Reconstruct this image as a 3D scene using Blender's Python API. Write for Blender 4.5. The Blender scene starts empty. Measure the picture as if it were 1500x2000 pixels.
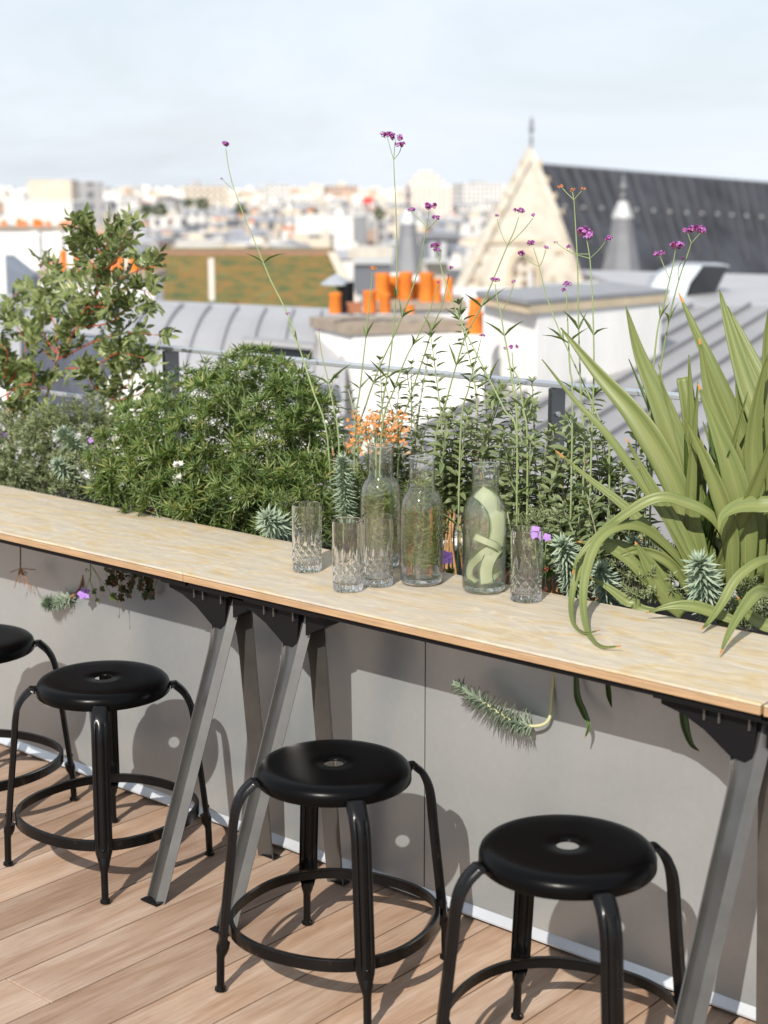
import bpy, bmesh, math, random
import numpy as np
from mathutils import Vector, Matrix
R = math.radians
random.seed(7); rng = np.random.default_rng(7)
S = bpy.context.scene
COL = S.collection

# ---------------------------------------------------------------- camera
F = 3125.0; PITCH = math.atan(630 / F); YAW = R(40.8); H = 1.60
cam = bpy.data.cameras.new('camera'); camo = bpy.data.objects.new('camera', cam); COL.objects.link(camo)
camo.location = (0, 0, H); camo.rotation_euler = (R(90) - PITCH, 0, YAW)
cam.sensor_fit = 'HORIZONTAL'; cam.sensor_width = 24.0; cam.lens = 50.0
cam.clip_start = 0.1; cam.clip_end = 20000
cam.dof.use_dof = True; cam.dof.focus_distance = 3.62; cam.dof.aperture_fstop = 3.1
S.camera = camo
# ---------------------------------------------------------------- world and sun
SUN = Vector((-0.38, 1.0, -0.85)).normalized()      # direction the light travels
w = bpy.data.worlds.new('World'); S.world = w; w.use_nodes = True
nt = w.node_tree; nt.nodes.clear()
def N(nt, t, **k):
    n = nt.nodes.new(t)
    for a, b in k.items():
        if a in n.inputs.keys() if False else hasattr(n, a): setattr(n, a, b)
        else: n.inputs[a].default_value = b
    return n
sky = nt.nodes.new('ShaderNodeTexSky'); sky.sky_type = 'NISHITA'; sky.sun_disc = False
sky.sun_elevation = math.asin(-SUN.z); sky.sun_rotation = math.atan2(-SUN.x, -SUN.y)
sky.air_density = 1.0; sky.dust_density = 1.5; sky.ozone_density = 1.0
bg1 = nt.nodes.new('ShaderNodeBackground'); bg1.inputs['Strength'].default_value = 0.085
bg2 = nt.nodes.new('ShaderNodeBackground'); bg2.inputs['Color'].default_value = (0.82, 0.885, 0.97, 1); bg2.inputs['Strength'].default_value = 0.90
tc = nt.nodes.new('ShaderNodeTexCoord'); mp = nt.nodes.new('ShaderNodeMapping'); mp.inputs['Scale'].default_value = (2.0, 2.0, 9.0); mp.inputs['Rotation'].default_value = (0.1, 0.06, 0.5)
nz = nt.nodes.new('ShaderNodeTexNoise'); nz.inputs['Scale'].default_value = 1.6; nz.inputs['Detail'].default_value = 6; nz.inputs['Roughness'].default_value = 0.62; nz.inputs['Distortion'].default_value = 0.6
mr = nt.nodes.new('ShaderNodeMapRange'); mr.inputs['From Min'].default_value = 0.36; mr.inputs['From Max'].default_value = 0.66; mr.inputs['To Min'].default_value = 0.72; mr.inputs['To Max'].default_value = 0.98
mx = nt.nodes.new('ShaderNodeMixShader'); wo = nt.nodes.new('ShaderNodeOutputWorld')
L = nt.links.new
L(tc.outputs['Generated'], mp.inputs['Vector']); L(mp.outputs[0], nz.inputs['Vector']); L(nz.outputs['Fac'], mr.inputs['Value'])
L(sky.outputs[0], bg1.inputs['Color']); L(mr.outputs[0], mx.inputs[0]); L(bg1.outputs[0], mx.inputs[1]); L(bg2.outputs[0], mx.inputs[2]); L(mx.outputs[0], wo.inputs['Surface'])
sl = bpy.data.lights.new('sun', 'SUN'); sl.energy = 5.0; sl.angle = R(0.53); sl.color = (1.0, 0.93, 0.83)
so = bpy.data.objects.new('sun', sl); COL.objects.link(so); so.rotation_euler = SUN.to_track_quat('-Z', 'Y').to_euler(); so.location = (5, -10, 12)
S.view_settings.view_transform = 'Standard'; S.view_settings.look = 'None'; S.view_settings.exposure = 0.30; S.view_settings.gamma = 1.0
S.cycles.use_denoising = True
try: S.cycles.denoiser = 'OPENIMAGEDENOISE'
except Exception: pass
S.cycles.max_bounces = 16; S.cycles.transmission_bounces = 14; S.cycles.transparent_max_bounces = 16; S.cycles.diffuse_bounces = 4; S.cycles.glossy_bounces = 5
S.cycles.sample_clamp_indirect = 6.0; S.cycles.caustics_refractive = True; S.cycles.caustics_reflective = False; S.cycles.blur_glossy = 1.0

# ---------------------------------------------------------------- photo pixel -> place in the world
Dv = Vector((-math.sin(YAW) * math.cos(PITCH), math.cos(YAW) * math.cos(PITCH), -math.sin(PITCH)))
Rv = Vector((math.cos(YAW), math.sin(YAW), 0)); Uv = Rv.cross(Dv); C0 = Vector((0, 0, H))
FWD = Vector((-math.sin(YAW), math.cos(YAW), 0))
def ray(x, y): return Dv + Rv * ((x - 750) / F) - Uv * ((y - 1000) / F)
def atz(x, y, z): v = ray(x, y); return C0 + v * ((z - H) / v.z)
def aty(x, y, Y): v = ray(x, y); return C0 + v * (Y / v.y)
def at(x, y, t): return C0 + ray(x, y) * t
def pxm(t): return t / F

# ---------------------------------------------------------------- materials
MATS = {}
def newmat(name):
    m = bpy.data.materials.new(name); m.use_nodes = True; MATS[name] = m
    nt = m.node_tree; b = nt.nodes['Principled BSDF']
    return m, nt, b
def rgb(c): return (c[0], c[1], c[2], 1)
def simple(name, c, rough=0.5, metal=0.0, bump=0.0, bscale=60, var=0.0, vscale=8, spec=0.5, coat=0.0, stretch=(1, 1, 1)):
    m, nt, b = newmat(name); b.inputs['Roughness'].default_value = rough; b.inputs['Metallic'].default_value = metal
    b.inputs['Specular IOR Level'].default_value = spec; b.inputs['Coat Weight'].default_value = coat; b.inputs['Coat Roughness'].default_value = 0.15
    b.inputs['Base Color'].default_value = rgb(c)
    tc = nt.nodes.new('ShaderNodeTexCoord'); mp = nt.nodes.new('ShaderNodeMapping'); mp.inputs['Scale'].default_value = stretch
    nt.links.new(tc.outputs['Object'], mp.inputs['Vector'])
    if var:
        n = nt.nodes.new('ShaderNodeTexNoise'); n.inputs['Scale'].default_value = vscale; n.inputs['Detail'].default_value = 8; n.inputs['Roughness'].default_value = 0.65
        r = nt.nodes.new('ShaderNodeValToRGB'); r.color_ramp.elements[0].position = 0.3; r.color_ramp.elements[1].position = 0.7
        r.color_ramp.elements[0].color = rgb([max(0, v * (1 - var)) for v in c]); r.color_ramp.elements[1].color = rgb([min(1, v * (1 + var)) for v in c])
        nt.links.new(mp.outputs[0], n.inputs['Vector']); nt.links.new(n.outputs['Fac'], r.inputs[0]); nt.links.new(r.outputs[0], b.inputs['Base Color'])
    if bump:
        n2 = nt.nodes.new('ShaderNodeTexNoise'); n2.inputs['Scale'].default_value = bscale; n2.inputs['Detail'].default_value = 4
        bp = nt.nodes.new('ShaderNodeBump'); bp.inputs['Strength'].default_value = bump; bp.inputs['Distance'].default_value = 0.004
        nt.links.new(mp.outputs[0], n2.inputs['Vector']); nt.links.new(n2.outputs['Fac'], bp.inputs['Height']); nt.links.new(bp.outputs[0], b.inputs['Normal'])
    return m
def ramp(nt, stops):
    r = nt.nodes.new('ShaderNodeValToRGB'); e = r.color_ramp.elements
    while len(e) < len(stops): e.new(0.5)
    for i, (p, c) in enumerate(stops): e[i].position = p; e[i].color = rgb(c)
    return r
def leafmat(name, cols, rough=0.45, trans=0.3, tcol=None, spec=0.4):
    m, nt, b = newmat(name); b.inputs['Roughness'].default_value = rough; b.inputs['Specular IOR Level'].default_value = spec
    g = nt.nodes.new('ShaderNodeNewGeometry')
    r = ramp(nt, [(i / max(1, len(cols) - 1), c) for i, c in enumerate(cols)])
    nt.links.new(g.outputs['Random Per Island'], r.inputs[0]); nt.links.new(r.outputs[0], b.inputs['Base Color'])
    if trans:
        t = nt.nodes.new('ShaderNodeBsdfTranslucent'); mixc = nt.nodes.new('ShaderNodeMix'); mixc.data_type = 'RGBA'; mixc.blend_type = 'MULTIPLY'; mixc.inputs[0].default_value = 1.0
        nt.links.new(r.outputs[0], mixc.inputs[6]); mixc.inputs[7].default_value = rgb(tcol or (1.5, 1.6, 0.7)); nt.links.new(mixc.outputs[2], t.inputs['Color'])
        mx = nt.nodes.new('ShaderNodeMixShader'); mx.inputs[0].default_value = trans
        nt.links.new(b.outputs[0], mx.inputs[1]); nt.links.new(t.outputs[0], mx.inputs[2]); nt.links.new(mx.outputs[0], nt.nodes['Material Output'].inputs['Surface'])
    return m
def glassmat(name, c=(1, 1, 1), ior=1.5, through=0.0, ro=0.0):
    m = bpy.data.materials.new(name); m.use_nodes = True; nt = m.node_tree; nt.nodes.clear()
    g = nt.nodes.new('ShaderNodeBsdfGlass'); g.inputs['Color'].default_value = rgb(c); g.inputs['IOR'].default_value = ior; g.inputs['Roughness'].default_value = ro
    o = nt.nodes.new('ShaderNodeOutputMaterial')
    if through:
        t = nt.nodes.new('ShaderNodeBsdfTransparent'); mx = nt.nodes.new('ShaderNodeMixShader'); mx.inputs[0].default_value = through
        t.inputs['Color'].default_value = rgb(c); nt.links.new(g.outputs[0], mx.inputs[1]); nt.links.new(t.outputs[0], mx.inputs[2]); nt.links.new(mx.outputs[0], o.inputs['Surface'])
    else: nt.links.new(g.outputs[0], o.inputs['Surface'])
    return m
def thinglass(name, c=(1, 1, 1), edge=(0.75, 0.8, 0.78)):
    """blown thin wall: clear straight through, mirror-like at grazing angles, tinted where seen edge on"""
    m = bpy.data.materials.new(name); m.use_nodes = True; nt = m.node_tree; nt.nodes.clear()
    lw = nt.nodes.new('ShaderNodeLayerWeight'); lw.inputs['Blend'].default_value = 0.5
    r = ramp(nt, [(0.0, c), (0.6, c), (1.0, edge)]); nt.links.new(lw.outputs['Facing'], r.inputs[0])
    pw = nt.nodes.new('ShaderNodeMath'); pw.operation = 'POWER'; pw.inputs[1].default_value = 3.0; nt.links.new(lw.outputs['Facing'], pw.inputs[0])
    fr = nt.nodes.new('ShaderNodeMath'); fr.operation = 'MULTIPLY_ADD'; fr.inputs[1].default_value = 0.75; fr.inputs[2].default_value = 0.06; nt.links.new(pw.outputs[0], fr.inputs[0])
    t = nt.nodes.new('ShaderNodeBsdfTransparent'); nt.links.new(r.outputs[0], t.inputs['Color']); g = nt.nodes.new('ShaderNodeBsdfGlossy'); g.inputs['Roughness'].default_value = 0.03
    mx = nt.nodes.new('ShaderNodeMixShader'); o = nt.nodes.new('ShaderNodeOutputMaterial'); nt.links.new(fr.outputs[0], mx.inputs[0]); nt.links.new(t.outputs[0], mx.inputs[1]); nt.links.new(g.outputs[0], mx.inputs[2]); nt.links.new(mx.outputs[0], o.inputs['Surface'])
    return m

def woodtop():
    m, nt, b = newmat('washed_wood'); b.inputs['Roughness'].default_value = 0.42; b.inputs['Specular IOR Level'].default_value = 0.45
    tc = nt.nodes.new('ShaderNodeTexCoord')
    def nse(scale, sc, det=6, dist=0.0, rough=0.6):
        mp = nt.nodes.new('ShaderNodeMapping'); mp.inputs['Scale'].default_value = sc; n = nt.nodes.new('ShaderNodeTexNoise')
        n.inputs['Scale'].default_value = scale; n.inputs['Detail'].default_value = det; n.inputs['Distortion'].default_value = dist; n.inputs['Roughness'].default_value = rough
        nt.links.new(tc.outputs['Object'], mp.inputs['Vector']); nt.links.new(mp.outputs[0], n.inputs['Vector']); return n
    big = nse(2.2, (1.5, 4.0, 1), 5, 2.4); fine = nse(9, (2.0, 30, 1), 6, 1.2, 0.55); mid = nse(3.2, (1.6, 6, 1), 6, 4.5, 0.65)
    r1 = ramp(nt, [(0.36, (0.41, 0.365, 0.30)), (0.47, (0.46, 0.405, 0.315)), (0.57, (0.47, 0.36, 0.19)), (0.66, (0.44, 0.285, 0.085))])
    r2 = ramp(nt, [(0.38, (0.36, 0.335, 0.305)), (0.50, (0.44, 0.375, 0.285)), (0.62, (0.54, 0.49, 0.42))])
    nt.links.new(big.outputs['Fac'], r1.inputs[0]); nt.links.new(mid.outputs['Fac'], r2.inputs[0])
    mixa = nt.nodes.new('ShaderNodeMix'); mixa.data_type = 'RGBA'; mixa.inputs[0].default_value = 0.5
    nt.links.new(r1.outputs[0], mixa.inputs[6]); nt.links.new(r2.outputs[0], mixa.inputs[7])
    # cathedral rings
    mpw = nt.nodes.new('ShaderNodeMapping'); mpw.inputs['Scale'].default_value = (1.6, 5.0, 1); wv = nt.nodes.new('ShaderNodeTexWave'); wv.wave_type = 'RINGS'; wv.inputs['Scale'].default_value = 1.3; wv.inputs['Distortion'].default_value = 14; wv.inputs['Detail'].default_value = 3; wv.inputs['Detail Scale'].default_value = 0.9
    nt.links.new(tc.outputs['Object'], mpw.inputs['Vector']); nt.links.new(mpw.outputs[0], wv.inputs['Vector'])
    rw = ramp(nt, [(0.0, (0.84, 0.82, 0.80)), (0.35, (1, 1, 1)), (0.8, (1.0, 1.0, 1.0)), (1.0, (1.12, 1.12, 1.12))]); nt.links.new(wv.outputs['Fac'], rw.inputs[0])
    m2 = nt.nodes.new('ShaderNodeMix'); m2.data_type = 'RGBA'; m2.blend_type = 'MULTIPLY'; m2.inputs[0].default_value = 0.35
    nt.links.new(mixa.outputs[2], m2.inputs[6]); nt.links.new(rw.outputs[0], m2.inputs[7])
    rf = ramp(nt, [(0.3, (0.80, 0.79, 0.78)), (0.55, (1, 1, 1)), (0.8, (1.1, 1.1, 1.1))]); nt.links.new(fine.outputs['Fac'], rf.inputs[0])
    m3 = nt.nodes.new('ShaderNodeMix'); m3.data_type = 'RGBA'; m3.blend_type = 'MULTIPLY'; m3.inputs[0].default_value = 0.2
    nt.links.new(m2.outputs[2], m3.inputs[6]); nt.links.new(rf.outputs[0], m3.inputs[7]); nt.links.new(m3.outputs[2], b.inputs['Base Color'])
    bp = nt.nodes.new('ShaderNodeBump'); bp.inputs['Strength'].default_value = 0.12; bp.inputs['Distance'].default_value = 0.002
    nt.links.new(fine.outputs['Fac'], bp.inputs['Height']); nt.links.new(bp.outputs[0], b.inputs['Normal'])
    return m
def deckmat():
    m, nt, b = newmat('deck_wood'); b.inputs['Roughness'].default_value = 0.62; b.inputs['Specular IOR Level'].default_value = 0.3
    tc = nt.nodes.new('ShaderNodeTexCoord'); g = nt.nodes.new('ShaderNodeNewGeometry')
    off = nt.nodes.new('ShaderNodeVectorMath'); off.operation = 'MULTIPLY_ADD'
    cmb = nt.nodes.new('ShaderNodeCombineXYZ')
    for i in range(3): nt.links.new(g.outputs['Random Per Island'], cmb.inputs[i])
    nt.links.new(cmb.outputs[0], off.inputs[0]); off.inputs[1].default_value = (17, 31, 7); nt.links.new(tc.outputs['Object'], off.inputs[2])
    def nse(scale, sc, det=6, dist=0.0, rough=0.6):
        mp = nt.nodes.new('ShaderNodeMapping'); mp.inputs['Scale'].default_value = sc; n = nt.nodes.new('ShaderNodeTexNoise')
        n.inputs['Scale'].default_value = scale; n.inputs['Detail'].default_value = det; n.inputs['Distortion'].default_value = dist; n.inputs['Roughness'].default_value = rough
        nt.links.new(off.outputs[0], mp.inputs['Vector']); nt.links.new(mp.outputs[0], n.inputs['Vector']); return n
    a = nse(7, (3.0, 0.35, 1), 5, 0.6); f = nse(26, (9, 0.30, 1), 7, 0.2); s = nse(2.3, (1.5, 0.9, 1), 4, 0.5)
    ra = ramp(nt, [(0.26, (0.255, 0.165, 0.11)), (0.42, (0.335, 0.235, 0.17)), (0.58, (0.39, 0.295, 0.23)), (0.78, (0.44, 0.355, 0.30))]); nt.links.new(a.outputs['Fac'], ra.inputs[0])
    rf = ramp(nt, [(0.3, (0.72, 0.68, 0.66)), (0.5, (1, 1, 1)), (0.75, (1.1, 1.1, 1.1))]); nt.links.new(f.outputs['Fac'], rf.inputs[0])
    rs = ramp(nt, [(0.3, (0.82, 0.78, 0.76)), (0.55, (1, 1, 1)), (0.75, (1.06, 1.08, 1.1))]); nt.links.new(s.outputs['Fac'], rs.inputs[0])
    rr = ramp(nt, [(0.0, (0.76, 0.72, 0.70)), (0.5, (1, 0.98, .96)), (1.0, (1.12, 1.06, 1.0))]); nt.links.new(g.outputs['Random Per Island'], rr.inputs[0])
    cur = ra.outputs[0]
    for q, fac in ((rf, 0.75), (rs, 1.0), (rr, 0.9)):
        mm = nt.nodes.new('ShaderNodeMix'); mm.data_type = 'RGBA'; mm.blend_type = 'MULTIPLY'; mm.inputs[0].default_value = fac
        nt.links.new(cur, mm.inputs[6]); nt.links.new(q.outputs[0], mm.inputs[7]); cur = mm.outputs[2]
    nt.links.new(cur, b.inputs['Base Color'])
    bp = nt.nodes.new('ShaderNodeBump'); bp.inputs['Strength'].default_value = 0.35; bp.inputs['Distance'].default_value = 0.003
    nt.links.new(f.outputs['Fac'], bp.inputs['Height']); nt.links.new(bp.outputs[0], b.inputs['Normal'])
    return m
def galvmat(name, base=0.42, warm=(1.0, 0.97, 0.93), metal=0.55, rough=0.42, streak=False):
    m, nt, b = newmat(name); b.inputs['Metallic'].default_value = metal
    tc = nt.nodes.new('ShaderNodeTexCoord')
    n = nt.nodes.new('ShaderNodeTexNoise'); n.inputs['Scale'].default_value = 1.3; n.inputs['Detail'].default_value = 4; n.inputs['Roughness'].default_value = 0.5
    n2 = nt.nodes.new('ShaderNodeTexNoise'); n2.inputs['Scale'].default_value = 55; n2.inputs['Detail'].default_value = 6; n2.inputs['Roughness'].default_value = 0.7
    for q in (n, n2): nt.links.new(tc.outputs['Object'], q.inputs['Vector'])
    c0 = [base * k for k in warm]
    r = ramp(nt, [(0.32, [c0[0] * .78, c0[1] * .81, c0[2] * .85]), (0.5, c0), (0.68, [min(1, v * 1.12) for v in c0])]); nt.links.new(n.outputs['Fac'], r.inputs[0])  # broad mottle; its cool dark patches also stand in for bluish reflections
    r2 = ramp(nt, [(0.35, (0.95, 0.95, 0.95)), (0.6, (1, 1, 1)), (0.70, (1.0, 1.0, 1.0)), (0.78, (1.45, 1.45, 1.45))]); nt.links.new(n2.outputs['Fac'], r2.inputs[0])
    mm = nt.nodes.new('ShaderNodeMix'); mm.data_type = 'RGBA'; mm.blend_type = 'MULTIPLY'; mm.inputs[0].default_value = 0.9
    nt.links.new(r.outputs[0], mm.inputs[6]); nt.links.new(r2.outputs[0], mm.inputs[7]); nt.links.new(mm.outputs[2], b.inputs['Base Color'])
    mr = nt.nodes.new('ShaderNodeMapRange'); mr.inputs['To Min'].default_value = rough - 0.14; mr.inputs['To Max'].default_value = rough + 0.16
    nt.links.new(n.outputs['Fac'], mr.inputs['Value']); nt.links.new(mr.outputs[0], b.inputs['Roughness'])
    bp = nt.nodes.new('ShaderNodeBump'); bp.inputs['Strength'].default_value = 0.12; bp.inputs['Distance'].default_value = 0.02
    n3 = nt.nodes.new('ShaderNodeTexNoise'); n3.inputs['Scale'].default_value = 2.2; n3.inputs['Detail'].default_value = 2; m3_ = nt.nodes.new('ShaderNodeMapping'); m3_.inputs['Scale'].default_value = (2.6, 1, 0.35) if streak else (1, 1, 1); nt.links.new(tc.outputs['Object'], m3_.inputs[0]); nt.links.new(m3_.outputs[0], n3.inputs['Vector'])
    if streak: bp.inputs['Strength'].default_value = 0.30
    nt.links.new(n3.outputs['Fac'], bp.inputs['Height']); nt.links.new(bp.outputs[0], b.inputs['Normal'])
    return m
def facade(name, wall, win=(0.10, 0.11, 0.13), sx=3.0, sz=3.1, frac=0.42):
    """plaster wall with a grid of window openings, in the object's own space"""
    m, nt, b = newmat(name); b.inputs['Roughness'].default_value = 0.8
    tc = nt.nodes.new('ShaderNodeTexCoord'); sp = nt.nodes.new('ShaderNodeSeparateXYZ'); nt.links.new(tc.outputs['Object'], sp.inputs[0])
    def mth(op, a, bb):
        q = nt.nodes.new('ShaderNodeMath'); q.operation = op
        for i, v in enumerate((a, bb)):
            if isinstance(v, (int, float)): q.inputs[i].default_value = v
            else: nt.links.new(v, q.inputs[i])
        return q.outputs[0]
    s = mth('ADD', sp.outputs[0], sp.outputs[1])
    fx = mth('FRACT', mth('DIVIDE', s, sx), 0); fz = mth('FRACT', mth('DIVIDE', sp.outputs[2], sz), 0)
    k = mth('MULTIPLY', mth('LESS_THAN', fx, frac), mth('LESS_THAN', mth('ABSOLUTE', mth('SUBTRACT', fz, 0.45), 0), 0.28))
    n = nt.nodes.new('ShaderNodeTexNoise'); n.inputs['Scale'].default_value = 0.25; n.inputs['Detail'].default_value = 5; nt.links.new(tc.outputs['Object'], n.inputs['Vector'])
    r = ramp(nt, [(0.3, [v * 0.85 for v in wall]), (0.7, wall)]); nt.links.new(n.outputs['Fac'], r.inputs[0])
    mm = nt.nodes.new('ShaderNodeMix'); mm.data_type = 'RGBA'; nt.links.new(k, mm.inputs[0]); nt.links.new(r.outputs[0], mm.inputs[6]); mm.inputs[7].default_value = rgb(win)
    nt.links.new(mm.outputs[2], b.inputs['Base Color'])
    return m

M_top = woodtop(); M_deck = deckmat()
M_edge = simple('warm_wood_edge', (0.36, 0.235, 0.135), 0.45, var=0.25, vscale=9, stretch=(1.5, 1, 30))
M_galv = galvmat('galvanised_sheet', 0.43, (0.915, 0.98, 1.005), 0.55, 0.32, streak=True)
M_post = galvmat('galvanised_post', 0.15, (0.92, 1.0, 1.08), 0.85, 0.36)
M_galv2 = galvmat('galvanised_rail', 0.50, (0.95, 1.0, 1.06), 0.6, 0.38)
M_lip = galvmat('galvanised_lip', 0.62, (0.96, 1.0, 1.05), 0.5, 0.35)
M_black = simple('black_enamel', (0.0016, 0.0016, 0.0018), 0.27, spec=0.10, bump=0.03, bscale=300)
M_blackleg = simple('worn_black_enamel', (0.003, 0.003, 0.0033), 0.25, spec=0.25, var=0.4, vscale=20, bump=0.05, bscale=120)
_nt = M_blackleg.node_tree; _b = _nt.nodes['Principled BSDF']; _src = _b.inputs['Base Color'].links[0].from_socket
_g = _nt.nodes.new('ShaderNodeNewGeometry'); _r = ramp(_nt, [(0.0, (0, 0, 0)), (0.56, (0, 0, 0)), (0.66, (1, 1, 1))]); _nt.links.new(_g.outputs['Pointiness'], _r.inputs[0])
_tc = _nt.nodes.new('ShaderNodeTexCoord'); _n = _nt.nodes.new('ShaderNodeTexNoise'); _n.inputs['Scale'].default_value = 22; _n.inputs['Detail'].default_value = 5; _nt.links.new(_tc.outputs['Object'], _n.inputs['Vector']); _r2 = ramp(_nt, [(0.60, (0, 0, 0)), (0.72, (.8, .8, .8))]); _nt.links.new(_n.outputs['Fac'], _r2.inputs[0])
_m = _nt.nodes.new('ShaderNodeMath'); _m.operation = 'MULTIPLY'; _nt.links.new(_r.outputs[0], _m.inputs[0]); _nt.links.new(_r2.outputs[0], _m.inputs[1])
_x = _nt.nodes.new('ShaderNodeMix'); _x.data_type = 'RGBA'; _nt.links.new(_m.outputs[0], _x.inputs[0]); _nt.links.new(_src, _x.inputs[6]); _x.inputs[7].default_value = (.09, .048, .02, 1); _nt.links.new(_x.outputs[2], _b.inputs['Base Color'])
M_steel = simple('dark_bronze_steel', (0.135, 0.133, 0.128), 0.33, metal=0.75, var=0.15, vscale=12)
M_bracket = simple('black_bracket_steel', (0.005, 0.005, 0.006), 0.5, spec=0.2)
M_rivet = simple('rivet_metal', (0.05, 0.035, 0.02), 0.3, metal=0.8)
M_soil = simple('dark_soil', (0.03, 0.022, 0.016), 0.95, bump=0.8, bscale=80, var=0.4, vscale=40)
M_dark = simple('under_deck_dark', (0.02, 0.016, 0.013), 0.9)
M_zinc = simple('zinc_roofing', (0.36, 0.36, 0.375), 0.45, metal=0.25, var=0.10, vscale=1.5, bump=0.1, bscale=3)
M_zincd = simple('weathered_zinc', (0.25, 0.25, 0.262), 0.5, metal=0.1, var=0.12, vscale=1.2)
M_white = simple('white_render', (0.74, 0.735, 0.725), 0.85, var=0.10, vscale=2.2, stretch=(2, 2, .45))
M_greywall = simple('pale_grey_render', (0.60, 0.60, 0.62), 0.85, var=0.06, vscale=2)  # plain pale grey, a tone below the white render
M_cap = simple('stone_cap', (0.27, 0.225, 0.18), 0.85, var=0.25, vscale=6)
M_pot = simple('orange_terracotta', (0.66, 0.18, 0.018), 0.7, var=0.28, vscale=6)
M_potb = simple('brown_terracotta', (0.30, 0.12, 0.06), 0.75, var=0.2, vscale=8)
M_vent = simple('vent_metal', (0.40, 0.42, 0.45), 0.4, metal=0.5, var=0.1)
M_slate = simple('slate_streaked', (0.040, 0.043, 0.052), 0.6, spec=0.25, var=0.55, vscale=0.5, stretch=(1, 1, 0.12))
M_lead = simple('lead_grey', (0.165, 0.17, 0.185), 0.5, metal=0.15, var=0.15, vscale=1.0)
M_leadl = simple('pale_lead', (0.42, 0.43, 0.44), 0.5, metal=0.2)
M_stone = simple('cream_limestone', (0.47, 0.43, 0.37), 0.9, var=0.22, vscale=1.4)
M_stone2 = simple('tan_limestone', (0.40, 0.34, 0.26), 0.9, var=0.2, vscale=1.2)
M_recess = simple('dark_tracery', (0.22, 0.16, 0.11), 0.9)
M_moss = None
def mossmat():
    m, nt, b = newmat('rusty_moss_tiles'); b.inputs['Roughness'].default_value = 0.9
    tc = nt.nodes.new('ShaderNodeTexCoord'); n = nt.nodes.new('ShaderNodeTexNoise'); n.inputs['Scale'].default_value = 2.6; n.inputs['Detail'].default_value = 4; n.inputs['Roughness'].default_value = 0.7
    nt.links.new(tc.outputs['Object'], n.inputs['Vector'])
    r = ramp(nt, [(0.38, (0.045, 0.068, 0.018)), (0.47, (0.095, 0.10, 0.02)), (0.55, (0.22, 0.095, 0.012)), (0.62, (0.11, 0.125, 0.035))]); nt.links.new(n.outputs['Fac'], r.inputs[0]); nt.links.new(r.outputs[0], b.inputs['Base Color'])
    return m
M_moss = mossmat()
M_glass = glassmat('clear_crystal', (1, 1, 1), 1.5, 0.0, 0.03)
M_thin = thinglass('clear_thin_glass', (1, 1, 1), (0.42, 0.47, 0.45)); M_thing = thinglass('greenish_thin_glass', (0.98, 0.993, 0.98), (0.42, 0.54, 0.46))
M_water = glassmat('water', (0.995, 1.0, 0.995), 1.33, 0.5)

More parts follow.
